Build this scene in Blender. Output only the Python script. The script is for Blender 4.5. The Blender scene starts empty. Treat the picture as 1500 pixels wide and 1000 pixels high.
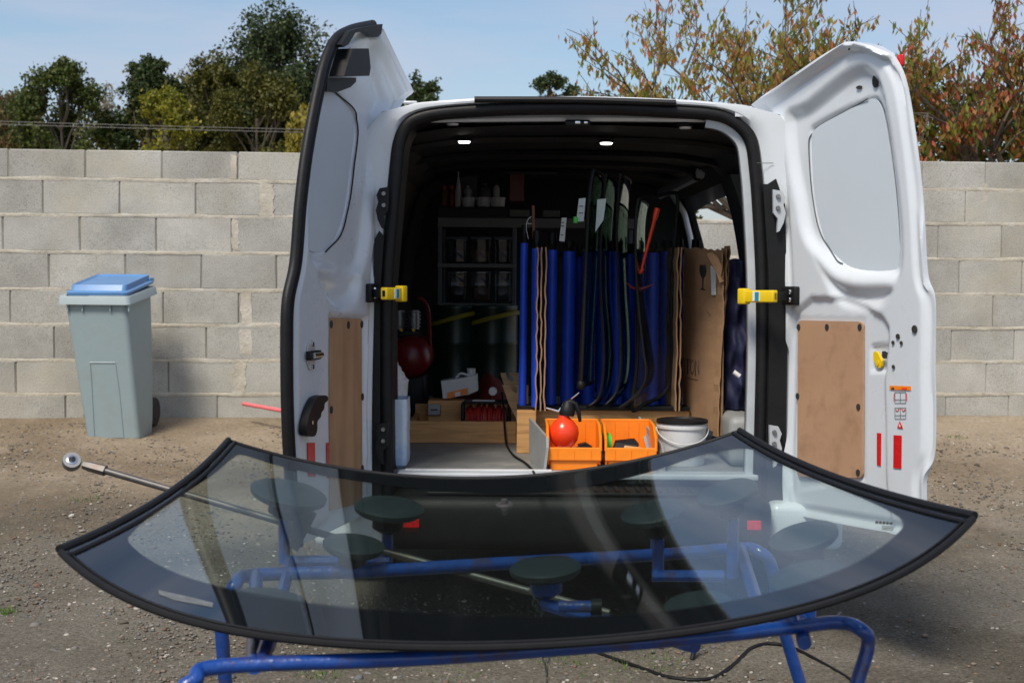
import bpy, math, random
import numpy as np
from math import radians, sin, cos, tan, atan2, pi
from mathutils import Vector, Matrix

random.seed(7)
RNG = np.random.default_rng(7)
SC = bpy.context.scene
COL = SC.collection

# ------------------------------------------------------------------ camera
CAM_H = 1.345
FPX = 1500 * 50.0 / 36.0
PITCH = math.atan(100 / FPX)
CAM_M = (Matrix.Translation((0, 0, CAM_H)) @ Matrix.Rotation(pi / 2 - PITCH, 4, 'X')
         @ Matrix.Rotation(radians(0.4), 4, 'Z'))
cam_data = bpy.data.cameras.new('camera')
cam_data.lens = 50
cam_data.sensor_width = 36
cam_data.clip_start = 0.05
cam_data.clip_end = 3000
cam_data.dof.use_dof = True
cam_data.dof.focus_distance = 5.0
cam_data.dof.aperture_fstop = 8.0
camera = bpy.data.objects.new('camera', cam_data)
COL.objects.link(camera)
camera.matrix_world = CAM_M
SC.camera = camera

# ------------------------------------------------------------------ sky and sun
SUN_AZ = radians(27)      # to the left of straight behind the camera
SUN_EL = radians(54)
sun_dir = Vector((-sin(SUN_AZ) * cos(SUN_EL), -cos(SUN_AZ) * cos(SUN_EL), sin(SUN_EL)))
sun_data = bpy.data.lights.new('sun', 'SUN')
sun_data.energy = 3.0
sun_data.angle = radians(16.0)
sun_data.color = (1.0, 0.925, 0.81)
sun = bpy.data.objects.new('sun', sun_data)
COL.objects.link(sun)
sun.rotation_euler = sun_dir.to_track_quat('Z', 'Y').to_euler()
sun.location = (-6, -4, 9)

world = bpy.data.worlds.new("World")
SC.world = world
world.use_nodes = True
wn, wl = world.node_tree.nodes, world.node_tree.links
bg = wn['Background']
sky = wn.new('ShaderNodeTexSky')
sky.sky_type = 'NISHITA'
sky.sun_disc = False
sky.sun_elevation = SUN_EL
sky.sun_rotation = atan2(sun_dir.x, sun_dir.y)
sky.air_density = 1.0
sky.dust_density = 1.5
sky.ozone_density = 1.6
tc = wn.new('ShaderNodeTexCoord')
mp = wn.new('ShaderNodeMapping')
mp.inputs['Scale'].default_value = (1.3, 1.3, 9.0)
wl.new(tc.outputs['Generated'], mp.inputs['Vector'])
nz = wn.new('ShaderNodeTexNoise')
nz.inputs['Scale'].default_value = 2.2
nz.inputs['Detail'].default_value = 7
nz.inputs['Roughness'].default_value = 0.55
wl.new(mp.outputs[0], nz.inputs['Vector'])
cr = wn.new('ShaderNodeValToRGB')
cr.color_ramp.elements[0].position = 0.38
cr.color_ramp.elements[0].color = (0.0, 0.0, 0.0, 1)
cr.color_ramp.elements[1].position = 0.66
cr.color_ramp.elements[1].color = (0.80, 0.80, 0.80, 1)
wl.new(nz.outputs['Fac'], cr.inputs['Fac'])
mixw = wn.new('ShaderNodeMix')
mixw.data_type = 'RGBA'
wl.new(cr.outputs['Color'], mixw.inputs['Factor'])
wl.new(sky.outputs[0], mixw.inputs[6])
mixw.inputs[7].default_value = (4.0, 4.3, 5.3, 1)
wl.new(mixw.outputs[2], bg.inputs['Color'])
bg.inputs['Strength'].default_value = 0.115

vs = SC.view_settings
SC.display_settings.display_device = 'sRGB'
vs.view_transform = 'Standard'
vs.look = 'None'
vs.exposure = 0.27
vs.gamma = 1
vs.use_curve_mapping = False
SC.cycles.use_denoising = True
SC.cycles.max_bounces = 10
SC.cycles.transparent_max_bounces = 24
SC.cycles.sample_clamp_indirect = 6

# ------------------------------------------------------------------ helpers
def at(px, py, Y):
    """world point at depth Y (metres in front of the camera station) seen at photo pixel px, py"""
    d = CAM_M.to_3x3() @ Vector(((px - 750) / FPX, (500 - py) / FPX, -1))
    return Vector((0, 0, CAM_H)) + d * (Y / d.y)

def ray(px, py):
    return CAM_M.to_3x3() @ Vector(((px - 750) / FPX, (500 - py) / FPX, -1))

def on_plane(px, py, P, n):
    d = ray(px, py)
    o = Vector((0, 0, CAM_H))
    return o + d * ((P - o).dot(n) / d.dot(n))

def on_z(px, py, z):
    return on_plane(px, py, Vector((0, 0, z)), Vector((0, 0, 1)))

def wloc(o):
    l = Vector((0, 0, 0))
    while o is not None:
        l = l + o.location
        o = o.parent
    return l

def link_obj(name, me, parent=None, mats=None, smooth=False, label=None, origin=None, kind=None):
    o = bpy.data.objects.new(name, me)
    COL.objects.link(o)
    if parent is not None:
        o.parent = parent
    if mats is not None:
        for m in (mats if isinstance(mats, (list, tuple)) else [mats]):
            me.materials.append(m)
    if smooth:
        smooth_mesh(me)
    if label:
        o['label'] = label
    if kind:
        o['kind'] = kind
    return o

def smooth_mesh(me, ang=38):
    me.polygons.foreach_set('use_smooth', [True] * len(me.polygons))
    try:
        me.set_sharp_from_angle(angle=radians(ang))
    except Exception:
        pass

def thing(name, label, cat, loc=(0, 0, 0), group=None):
    o = bpy.data.objects.new(name, None)
    o.empty_display_size = 0.1
    COL.objects.link(o)
    o.location = loc
    tag(o, label, cat, group)
    return o

def tag(o, label=None, cat=None, group=None, kind=None):
    if label: o['label'] = label
    if cat: o['category'] = cat
    if group: o['group'] = group
    if kind: o['kind'] = kind
    return o

class MB:
    """collects shapes in world coordinates; build() makes them one mesh object"""
    def __init__(self):
        self.v, self.f, self.m = [], [], []
    def add(self, vs_, fs_, mi=0):
        b = len(self.v)
        self.v += [tuple(p) for p in vs_]
        for f in fs_:
            self.f.append(tuple(i + b for i in f))
            self.m.append(mi)
        return self
    def box(self, c, s, R=None, mi=0, taper=None):
        c = Vector(c)
        pts = []
        for z in (-.5, .5):
            k = 1.0 if (taper is None or z < 0) else taper
            for x, y in ((-.5, -.5), (.5, -.5), (.5, .5), (-.5, .5)):
                p = Vector((x * s[0] * k, y * s[1] * k, z * s[2]))
                if R is not None: p = R @ p
                pts.append(c + p)
        return self.add(pts, [(3, 2, 1, 0), (4, 5, 6, 7), (0, 1, 5, 4), (1, 2, 6, 5), (2, 3, 7, 6), (3, 0, 4, 7)], mi)
    def rbox(self, c, s, b=0.01, R=None, mi=0, n=3):
        """box with rounded edges"""
        c = Vector(c)
        hx, hy, hz = s[0] / 2, s[1] / 2, s[2] / 2
        b = min(b, hx * .99, hy * .99, hz * .99)
        bm_pts, faces = [], []
        def ring(z, inset):
            pts = []
            bb = max(b - inset, 1e-4)
            for (sx, sy, a0) in ((1, 1, 0), (-1, 1, pi / 2), (-1, -1, pi), (1, -1, 3 * pi / 2)):
                for k in range(n + 1):
                    a = a0 + k * pi / 2 / n
                    pts.append(Vector((sx * (hx - b) + bb * cos(a), sy * (hy - b) + bb * sin(a), z)))
            return pts
        rings = []
        for k in range(n + 1):
            a = k * pi / 2 / n
            rings.append(ring(-hz + b * (1 - sin(a)), b * (1 - cos(a))))
        rings = rings[::-1]  # from low inset? order bottom->up
        rings = []
        for k in range(n + 1):
            a = pi / 2 - k * pi / 2 / n
            rings.append(ring(-hz + b * (1 - sin(a)), b * (1 - cos(a))))
        for k in range(n + 1):
            a = k * pi / 2 / n
            rings.append(ring(hz - b * (1 - sin(a)), b * (1 - cos(a))))
        N = len(rings[0])
        vv = [p for r in rings for p in r]
        if R is not None: vv = [R @ p for p in vv]
        vv = [c + p for p in vv]
        for i in range(len(rings) - 1):
            for j in range(N):
                faces.append((i * N + j, i * N + (j + 1) % N, (i + 1) * N + (j + 1) % N, (i + 1) * N + j))
        faces.append(tuple(range(N))[::-1])
        faces.append(tuple(range((len(rings) - 1) * N, len(rings) * N)))
        return self.add(vv, faces, mi)
    def tube(self, pts, r, n=10, mi=0, closed=False, cap=True, flat=None):
        pts = [Vector(p) for p in pts]
        rs = r if isinstance(r, (list, tuple)) else [r] * len(pts)
        N = len(pts)
        up = None
        vv, ff = [], []
        for i, p in enumerate(pts):
            if closed:
                t = pts[(i + 1) % N] - pts[i - 1]
            else:
                t = pts[min(i + 1, N - 1)] - pts[max(i - 1, 0)]
            if t.length < 1e-9: t = Vector((0, 0, 1))
            t.normalize()
            if up is None:
                up = Vector((0, 0, 1)) if abs(t.z) < .9 else Vector((0, 1, 0))
                up = (up - t * up.dot(t)).normalized()
            else:
                up = up - t * up.dot(t)
                up = up.normalized() if up.length > 1e-6 else t.orthogonal().normalized()
            sd = t.cross(up)
            for k in range(n):
                a = 2 * pi * k / n
                fx = 1.0 if flat is None else flat
                vv.append(p + (up * sin(a) * rs[i] * fx + sd * cos(a) * rs[i]))
        M = N if closed else N - 1
        for i in range(M):
            j = (i + 1) % N
            for k in range(n):
                k2 = (k + 1) % n
                ff.append((i * n + k, i * n + k2, j * n + k2, j * n + k))
        if not closed and cap:
            ff.append(tuple(range(n))[::-1])
            ff.append(tuple(range((N - 1) * n, N * n)))
        return self.add(vv, ff, mi)
    def lathe(self, prof, c=(0, 0, 0), n=24, R=None, mi=0):
        c = Vector(c)
        vv, ff = [], []
        for (r, z) in prof:
            for k in range(n):
                a = 2 * pi * k / n
                p = Vector((r * cos(a), r * sin(a), z))
                if R is not None: p = R @ p
                vv.append(c + p)
        for i in range(len(prof) - 1):
            for k in range(n):
                k2 = (k + 1) % n
                ff.append((i * n + k, i * n + k2, (i + 1) * n + k2, (i + 1) * n + k))
        if prof[0][0] > 1e-5: ff.append(tuple(range(n))[::-1])
        if prof[-1][0] > 1e-5: ff.append(tuple(range((len(prof) - 1) * n, len(prof) * n)))
        return self.add(vv, ff, mi)
    def prism(self, poly, ext, mi=0):
        """poly: list of 3d points, ext: extrusion vector"""
        poly = [Vector(p) for p in poly]
        n = len(poly)
        ext = Vector(ext)
        nn = Vector((0, 0, 0))
        for i in range(n):
            nn += (poly[i] - poly[0]).cross(poly[(i + 1) % n] - poly[0])
        if nn.dot(ext) > 0: poly = poly[::-1]
        vv = poly + [p + ext for p in poly]
        ff = [tuple(range(n)), tuple(range(n, 2 * n))[::-1]]
        for i in range(n):
            j = (i + 1) % n
            ff.append((j, i, i + n, j + n))
        return self.add(vv, ff, mi)
    def grid(self, P, flip=False, mi=0):
        """P: rows of 3d points"""
        R_, C_ = len(P), len(P[0])
        vv = [p for r in P for p in r]
        ff = []
        for i in range(R_ - 1):
            for j in range(C_ - 1):
                q = (i * C_ + j, i * C_ + j + 1, (i + 1) * C_ + j + 1, (i + 1) * C_ + j)
                ff.append(q[::-1] if flip else q)
        return self.add(vv, ff, mi)
    def build(self, name, mats, parent=None, smooth=False, label=None, base=None, ang=38, kind=None):
        off = wloc(parent) if parent is not None else Vector((0, 0, 0))
        loc = Vector((0, 0, 0))
        if base is not None:
            loc = Vector(base) - off
            off = Vector(base)
        me = bpy.data.meshes.new(name)
        v = np.array(self.v, dtype=float) - np.array(off)
        me.from_pydata(v.tolist(), [], self.f)
        me.update()
        o = link_obj(name, me, parent, mats, label=label, kind=kind)
        o.location = loc
        if isinstance(mats, (list, tuple)) and len(mats) > 1:
            me.polygons.foreach_set('material_index', self.m)
        if smooth: smooth_mesh(me, ang)
        return o

def single(name, mb, mats, label, cat, base, smooth=False, group=None, ang=38):
    o = mb.build(name, mats, None, smooth, base=base, ang=ang)
    return tag(o, label, cat, group)

def rot_to(d, up='Z'):
    return Vector(d).normalized().to_track_quat(up, 'Y').to_matrix()

def rz(a): return Matrix.Rotation(a, 3, 'Z')
def rx(a): return Matrix.Rotation(a, 3, 'X')
def ry(a): return Matrix.Rotation(a, 3, 'Y')

def spline(pts, n=8, closed=False):
    pts = [Vector(p) for p in pts]
    out = []
    N = len(pts)
    rng = range(N if closed else N - 1)
    for i in rng:
        p0 = pts[(i - 1) % N] if (closed or i > 0) else pts[0]
        p1, p2 = pts[i], pts[(i + 1) % N]
        p3 = pts[(i + 2) % N] if (closed or i + 2 < N) else pts[-1]
        for k in range(n):
            t = k / n
            out.append(0.5 * ((2 * p1) + (p2 - p0) * t + (2 * p0 - 5 * p1 + 4 * p2 - p3) * t * t
                              + (3 * p1 - p0 - 3 * p2 + p3) * t ** 3))
    if not closed: out.append(pts[-1])
    return out

def sstep(a, b, x):
    t = np.clip((np.asarray(x, dtype=float) - a) / (b - a), 0, 1)
    return t * t * (3 - 2 * t)

# ------------------------------------------------------------------ materials
def mat(name, col, rough=.6, metal=0., var=.12, vscale=8., bump=0., bscale=60., coat=0., spec=.5,
        emis=None, estr=0., stain=None, stain_amt=.5, stain_scale=3., stretch=None, trans=0., objvar=0.):
    m = bpy.data.materials.new(name)
    m.use_nodes = True
    N, L = m.node_tree.nodes, m.node_tree.links
    b = N['Principled BSDF']
    b.inputs['Roughness'].default_value = rough
    b.inputs['Metallic'].default_value = metal
    b.inputs['Specular IOR Level'].default_value = spec
    b.inputs['Coat Weight'].default_value = coat
    b.inputs['Coat Roughness'].default_value = .08
    if trans: b.inputs['Transmission Weight'].default_value = trans
    t = N.new('ShaderNodeTexCoord')
    src = t.outputs['Object']
    if stretch:
        mm = N.new('ShaderNodeMapping')
        mm.inputs['Scale'].default_value = stretch
        L.new(src, mm.inputs['Vector'])
        src = mm.outputs[0]
    n1 = N.new('ShaderNodeTexNoise')
    n1.inputs['Scale'].default_value = vscale
    n1.inputs['Detail'].default_value = 6
    n1.inputs['Roughness'].default_value = .6
    L.new(src, n1.inputs['Vector'])
    ramp = N.new('ShaderNodeValToRGB')
    ramp.color_ramp.elements[0].position = .3
    ramp.color_ramp.elements[1].position = .7
    c = Vector(col[:3])
    ramp.color_ramp.elements[0].color = (*(c * (1 - var)), 1)
    ramp.color_ramp.elements[1].color = (*[min(1, x * (1 + var)) for x in c], 1)
    L.new(n1.outputs['Fac'], ramp.inputs['Fac'])
    out = ramp.outputs['Color']
    if stain is not None:
        n2 = N.new('ShaderNodeTexNoise')
        n2.inputs['Scale'].default_value = stain_scale
        n2.inputs['Detail'].default_value = 8
        n2.inputs['Roughness'].default_value = .65
        L.new(t.outputs['Object'], n2.inputs['Vector'])
        r2 = N.new('ShaderNodeValToRGB')
        r2.color_ramp.elements[0].position = .5
        r2.color_ramp.elements[0].color = (0, 0, 0, 1)
        r2.color_ramp.elements[1].position = .68
        r2.color_ramp.elements[1].color = (stain_amt,) * 3 + (1,)
        L.new(n2.outputs['Fac'], r2.inputs['Fac'])
        mx = N.new('ShaderNodeMix'); mx.data_type = 'RGBA'
        L.new(r2.outputs['Color'], mx.inputs['Factor'])
        L.new(out, mx.inputs[6])
        mx.inputs[7].default_value = (*stain, 1)
        out = mx.outputs[2]
    if objvar:
        oi = N.new('ShaderNodeObjectInfo')
        mr = N.new('ShaderNodeMapRange')
        mr.inputs['To Min'].default_value = 1 - objvar
        mr.inputs['To Max'].default_value = 1 + objvar
        L.new(oi.outputs['Random'], mr.inputs['Value'])
        vm = N.new('ShaderNodeVectorMath'); vm.operation = 'SCALE'
        L.new(out, vm.inputs[0]); L.new(mr.outputs[0], vm.inputs['Scale'])
        out = vm.outputs[0]
    L.new(out, b.inputs['Base Color'])
    # roughness variation
    mr2 = N.new('ShaderNodeMapRange')
    mr2.inputs['To Min'].default_value = max(0, rough - .06)
    mr2.inputs['To Max'].default_value = min(1, rough + .08)
    L.new(n1.outputs['Fac'], mr2.inputs['Value'])
    L.new(mr2.outputs[0], b.inputs['Roughness'])
    if bump:
        n3 = N.new('ShaderNodeTexNoise')
        n3.inputs['Scale'].default_value = bscale
        n3.inputs['Detail'].default_value = 5
        L.new(src, n3.inputs['Vector'])
        bp = N.new('ShaderNodeBump')
        bp.inputs['Strength'].default_value = bump
        bp.inputs['Distance'].default_value = .01
        L.new(n3.outputs['Fac'], bp.inputs['Height'])
        L.new(bp.outputs[0], b.inputs['Normal'])
    if emis is not None:
        b.inputs['Emission Color'].default_value = (*emis, 1)
        b.inputs['Emission Strength'].default_value = estr
    return m

def thin_glass(name, tint=(.84, .93, .9), body=None, body_amt=0.):
    m = bpy.data.materials.new(name)
    m.use_nodes = True
    N, L = m.node_tree.nodes, m.node_tree.links
    N.remove(N['Principled BSDF'])
    out = N['Material Output']
    tr = N.new('ShaderNodeBsdfTransparent'); tr.inputs[0].default_value = (*tint, 1)
    gl = N.new('ShaderNodeBsdfGlossy'); gl.inputs['Roughness'].default_value = 0.004
    lw = N.new('ShaderNodeLayerWeight'); lw.inputs['Blend'].default_value = .5
    p = N.new('ShaderNodeMath'); p.operation = 'POWER'; p.inputs[1].default_value = 4.0
    L.new(lw.outputs['Facing'], p.inputs[0])
    s = N.new('ShaderNodeMath'); s.operation = 'MULTIPLY_ADD'
    s.inputs[1].default_value = .93; s.inputs[2].default_value = .07
    L.new(p.outputs[0], s.inputs[0])
    base = tr.outputs[0]
    if body is not None:
        df = N.new('ShaderNodeBsdfDiffuse'); df.inputs[0].default_value = (*body, 1)
        mb_ = N.new('ShaderNodeMixShader'); mb_.inputs[0].default_value = body_amt
        L.new(base, mb_.inputs[1]); L.new(df.outputs[0], mb_.inputs[2])
        base = mb_.outputs[0]
    mx = N.new('ShaderNodeMixShader')
    L.new(s.outputs[0], mx.inputs[0]); L.new(base, mx.inputs[1]); L.new(gl.outputs[0], mx.inputs[2])
    L.new(mx.outputs[0], out.inputs['Surface'])
    return m

def island_mat(name, cols, rough=.6, spec=.3, transl=0., bump=0.):
    """colour drawn per loose piece (leaf, stone) from a list"""
    m = bpy.data.materials.new(name)
    m.use_nodes = True
    N, L = m.node_tree.nodes, m.node_tree.links
    b = N['Principled BSDF']
    b.inputs['Roughness'].default_value = rough
    b.inputs['Specular IOR Level'].default_value = spec
    g = N.new('ShaderNodeNewGeometry')
    r = N.new('ShaderNodeValToRGB')
    r.color_ramp.interpolation = 'LINEAR'
    for i, c in enumerate(cols):
        p = i / (len(cols) - 1)
        if i == 0: e = r.color_ramp.elements[0]; e.position = 0
        elif i == len(cols) - 1: e = r.color_ramp.elements[-1]; e.position = 1
        else: e = r.color_ramp.elements.new(p)
        e.color = (*c, 1)
    L.new(g.outputs['Random Per Island'], r.inputs['Fac'])
    L.new(r.outputs['Color'], b.inputs['Base Color'])
    if transl:
        tl = N.new('ShaderNodeBsdfTranslucent')
        L.new(r.outputs['Color'], tl.inputs['Color'])
        mx = N.new('ShaderNodeMixShader'); mx.inputs[0].default_value = transl
        L.new(b.outputs[0], mx.inputs[1]); L.new(tl.outputs[0], mx.inputs[2])
        L.new(mx.outputs[0], N['Material Output'].inputs['Surface'])
    return m

def wood_mat(name, col, dark, scale=(2, 18, 18), rough=.6):
    m = bpy.data.materials.new(name)
    m.use_nodes = True
    N, L = m.node_tree.nodes, m.node_tree.links
    b = N['Principled BSDF']; b.inputs['Roughness'].default_value = rough
    t = N.new('ShaderNodeTexCoord'); mm = N.new('ShaderNodeMapping')
    mm.inputs['Scale'].default_value = scale
    L.new(t.outputs['Object'], mm.inputs['Vector'])
    n = N.new('ShaderNodeTexNoise'); n.inputs['Scale'].default_value = 1.0; n.inputs['Detail'].default_value = 9
    n.inputs['Distortion'].default_value = 1.2
    L.new(mm.outputs[0], n.inputs['Vector'])
    n2 = N.new('ShaderNodeTexNoise'); n2.inputs['Scale'].default_value = 5.0; n2.inputs['Detail'].default_value = 4
    L.new(t.outputs['Object'], n2.inputs['Vector'])
    r = N.new('ShaderNodeValToRGB')
    r.color_ramp.elements[0].position = .3; r.color_ramp.elements[0].color = (*dark, 1)
    r.color_ramp.elements[1].position = .62; r.color_ramp.elements[1].color = (*col, 1)
    L.new(n.outputs['Fac'], r.inputs['Fac'])
    mr = N.new('ShaderNodeMapRange'); mr.inputs['To Min'].default_value = .72; mr.inputs['To Max'].default_value = 1.15
    L.new(n2.outputs['Fac'], mr.inputs['Value'])
    vm = N.new('ShaderNodeVectorMath'); vm.operation = 'SCALE'
    L.new(r.outputs['Color'], vm.inputs[0]); L.new(mr.outputs[0], vm.inputs['Scale'])
    L.new(vm.outputs[0], b.inputs['Base Color'])
    bp = N.new('ShaderNodeBump'); bp.inputs['Strength'].default_value = .25; bp.inputs['Distance'].default_value = .004
    L.new(n.outputs['Fac'], bp.inputs['Height']); L.new(bp.outputs[0], b.inputs['Normal'])
    return m

M = {}
M['white'] = mat('van_white_paint', (.65, .69, .73), .28, var=.03, vscale=3, coat=.5, stain=(.5, .49, .45), stain_amt=.22, stain_scale=6)
M['panel'] = mat('grey_white_panel', (.56, .62, .67), .45, var=.03, vscale=2)
M['galv'] = mat('pale_primed_steel', (.45, .48, .51), .4, var=.08, vscale=12)
M['rubber'] = mat('black_rubber', (.009, .009, .010), .5, spec=.3, var=.3, vscale=30, bump=.1, bscale=200)
M['plastic'] = mat('black_plastic', (.008, .0085, .009), .5, spec=.3, var=.2, vscale=20, bump=.1, bscale=400)
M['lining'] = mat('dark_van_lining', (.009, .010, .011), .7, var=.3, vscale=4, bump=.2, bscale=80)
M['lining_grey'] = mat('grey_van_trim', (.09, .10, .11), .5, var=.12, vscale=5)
M['yellow'] = mat('yellow_plastic', (.80, .55, .01), .4, var=.05)
M['red'] = mat('red_reflector', (.62, .01, .012), .25, var=.08, vscale=60)
M['orange'] = mat('orange_plastic', (.92, .25, .012), .38, var=.06, vscale=10, stain=(.45, .12, .02), stain_amt=.25, stain_scale=14)
M['orangered'] = mat('orange_red_plastic', (.85, .06, .015), .25, var=.05)
M['steel'] = mat('dull_steel', (.28, .28, .28), .48, metal=.9, var=.15, vscale=30)
M['zinc'] = mat('zinc_plate', (.62, .62, .60), .4, metal=.4, var=.1, vscale=30)
M['chrome'] = mat('bright_steel', (.7, .7, .7), .15, metal=1, var=.05)
M['rod'] = mat('worn_steel_rod', (.12, .115, .11), .45, metal=.6, var=.3, vscale=20, stain=(.12, .06, .03), stain_amt=.6, stain_scale=20)
M['bluepaint'] = mat('blue_painted_tube', (.008, .055, .27), .3, var=.15, vscale=12, coat=.3, stain=(.06, .03, .02), stain_amt=.9, stain_scale=20, bump=.25, bscale=60)
M['foam'] = mat('blue_foam_sleeve', (.016, .080, .72), .45, var=.12, vscale=10, bump=.15, bscale=40)
M['green_rubber'] = mat('dark_green_rubber', (.014, .022, .023), .55, var=.15, vscale=25, bump=.1, bscale=120)
M['cardboard'] = mat('brown_cardboard', (.36, .215, .115), .85, var=.1, vscale=6, bump=.15, bscale=70, stain=(.25, .14, .07), stain_amt=.4, stretch=(1, 1, 3))
M['ply'] = wood_mat('plywood', (.50, .30, .165), (.38, .215, .11), (9, 9, 1.6), .5)
M['hardboard'] = mat('brown_hardboard', (.46, .28, .17), .42, var=.06, vscale=5, stain=(.25, .14, .08), stain_amt=.5, stain_scale=9, bump=.05, bscale=300)
M['timber'] = wood_mat('sawn_timber', (.80, .44, .17), (.52, .27, .095), (2.5, 30, 30), .6)
M['timber2'] = wood_mat('pale_plywood', (.62, .42, .22), (.48, .29, .14), (3, 30, 30), .6)
M['bin_grey'] = mat('grey_bin_plastic', (.26, .33, .345), .42, var=.05, vscale=5, stain=(.2, .2, .17), stain_amt=.3, stain_scale=5)
M['bin_rim'] = mat('pale_bin_rim', (.36, .43, .44), .42, var=.05)
M['bin_blue'] = mat('blue_bin_lid', (.10, .24, .48), .35, var=.08)
M['tyre'] = mat('tyre_rubber', (.02, .02, .021), .7, var=.2, vscale=30)
M['white_plastic'] = mat('white_plastic', (.66, .67, .68), .4, var=.05, stain=(.3, .28, .25), stain_amt=.3, stain_scale=20)
M['cloudy'] = mat('cloudy_plastic', (.50, .60, .70), .4, var=.12, vscale=9, stain=(.22, .36, .62), stain_amt=.8, stain_scale=7)
M['floor'] = mat('grey_cargo_floor', (.20, .205, .20), .5, var=.15, vscale=5, stain=(.36, .34, .31), stain_amt=.55, stain_scale=5, bump=.05, bscale=100)
M['greyboard'] = mat('grey_plastic_board', (.28, .29, .29), .5, var=.1)
M['darkgreen'] = mat('dark_green_steel', (.006, .026, .015), .35, var=.1)
M['darkred'] = mat('dark_red_paint', (.17, .008, .008), .35, var=.1)
M['redcable'] = mat('red_cable', (.38, .02, .012), .5, var=.15)
M['redcloth'] = mat('dark_red_cloth', (.16, .014, .010), .9, var=.2, bump=.5, bscale=30)
M['navy'] = mat('navy_padded_cloth', (.012, .014, .055), .7, var=.25, vscale=14, bump=.6, bscale=18)
M['shelfgrey'] = mat('grey_shelf_edge', (.15, .15, .14), .5, var=.06)
M['paper'] = mat('white_paper', (.75, .75, .73), .7, var=.03)
M['ink'] = mat('black_ink', (.03, .028, .027), .7, var=.1)
M['lamp'] = mat('lit_lamp_lens', (.9, .9, .9), .3, emis=(1, .97, .92), estr=7)
M['glass'] = thin_glass('windscreen_glass', (.92, .985, .96), (.5, .52, .5), .004)
M['glassdark'] = thin_glass('stored_green_glass', (.55, .66, .61), (.008, .016, .014), .03)
M['glasspane'] = thin_glass('framed_pane_glass', (.86, .93, .90))
M['clearbox'] = thin_glass('clear_box_plastic', (.6, .62, .64), (.12, .13, .14), .12)
M['pane'] = thin_glass('window_glass', (.9, .95, .93))
M['copper'] = mat('brown_rod', (.22, .09, .045), .5, var=.2)
M['pink'] = mat('pink_tube', (.70, .16, .17), .45, var=.1)
M['teal'] = mat('teal_print', (.02, .25, .33), .5)
M['lightlabel'] = mat('pale_label', (.62, .72, .70), .6, var=.1, vscale=40)
M['tapegreen'] = mat('green_tape', (.06, .55, .05), .4)
M['bark'] = mat('tree_bark', (.10, .08, .06), .85, var=.3, vscale=6, bump=.5, bscale=20)
M['frit_print'] = mat('pale_print', (.15, .16, .16), .6, var=.3, vscale=60)

# ================================================================== GROUND
def ground_z(x, y):
    x = np.asarray(x, dtype=float); y = np.asarray(y, dtype=float)
    side = sstep(1.05, 1.9, np.abs(x - .25))
    z = .30 * sstep(5.9, 10.2, y) * np.maximum(side, sstep(9.9, 10.4, y))
    z = z + .012 * np.sin(x * 1.7 + y * .9) * np.cos(y * 1.3 - x * .6) * sstep(1.5, 3, y)
    # small lip of loose earth along the wall foot
    wy = 9.9 + (x + 3.56) * .0817
    z = z + .022 * np.exp(-((y - wy + .12) / .16) ** 2) * side
    return z

def fract_noise(x, y, rng, octs=5, base=.6):
    out = np.zeros_like(x)
    a = 1.0
    for o in range(octs):
        for _ in range(4):
            th = rng.uniform(0, 2 * pi); k = base * 2 ** o * rng.uniform(.7, 1.4); ph = rng.uniform(0, 2 * pi)
            out += a * np.sin(k * (x * cos(th) + y * sin(th)) + ph) / 4
        a *= .5
    return out

gx = np.concatenate([-np.geomspace(400, 4.3, 26), np.arange(-4.2, 4.7, .03), np.geomspace(4.8, 400, 26)])
gy = np.concatenate([-np.geomspace(300, 1, 14), np.arange(-.5, 3.9, .4), np.arange(4, 10.7, .03), np.geomspace(11, 900, 30)])
GX, GY = np.meshgrid(gx, gy)
GZ = ground_z(GX, GY)
near = (np.abs(GX) < 4.6) & (GY > 3.9) & (GY < 10.7)
GZ = GZ + np.where(near, .006 * fract_noise(GX, GY, RNG, 5, 5.) + RNG.normal(0, .0016, GX.shape), 0)
nr, nc = GX.shape
me = bpy.data.meshes.new('ground')
vv = np.stack([GX.ravel(), GY.ravel(), GZ.ravel()], 1)
ii = (np.arange(nr - 1)[:, None] * nc + np.arange(nc - 1)[None, :]).ravel()
ff = np.stack([ii, ii + 1, ii + nc + 1, ii + nc], 1)
me.from_pydata(vv.tolist(), [], ff.tolist())
me.update()
gm = bpy.data.materials.new('gravel_earth')
gm.use_nodes = True
N, L = gm.node_tree.nodes, gm.node_tree.links
b = N['Principled BSDF']; b.inputs['Roughness'].default_value = .95
b.inputs['Specular IOR Level'].default_value = .2
t = N.new('ShaderNodeTexCoord')
def noise(scale, det=6, rough=.6, dist=0):
    n = N.new('ShaderNodeTexNoise'); n.inputs['Scale'].default_value = scale
    n.inputs['Detail'].default_value = det; n.inputs['Roughness'].default_value = rough
    n.inputs['Distortion'].default_value = dist
    L.new(t.outputs['Object'], n.inputs['Vector']); return n.outputs['Fac']
def ramp(fac, stops):
    r = N.new('ShaderNodeValToRGB')
    r.color_ramp.elements[0].position, r.color_ramp.elements[0].color = stops[0][0], (*stops[0][1], 1)
    r.color_ramp.elements[1].position, r.color_ramp.elements[1].color = stops[-1][0], (*stops[-1][1], 1)
    for p, c in stops[1:-1]:
        e = r.color_ramp.elements.new(p); e.color = (*c, 1)
    L.new(fac, r.inputs['Fac']); return r.outputs['Color']
def mix(fac, a, b_):
    m_ = N.new('ShaderNodeMix'); m_.data_type = 'RGBA'
    L.new(fac, m_.inputs['Factor'])
    for s_, q in ((6, a), (7, b_)):
        if isinstance(q, tuple): m_.inputs[s_].default_value = (*q, 1)
        else: L.new(q, m_.inputs[s_])
    return m_.outputs[2]
fine = ramp(noise(70, 9, .85), [(.30, (.028, .025, .020)), (.45, (.135, .12, .095)), (.58, (.24, .22, .18)), (.74, (.46, .43, .37))])
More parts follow.
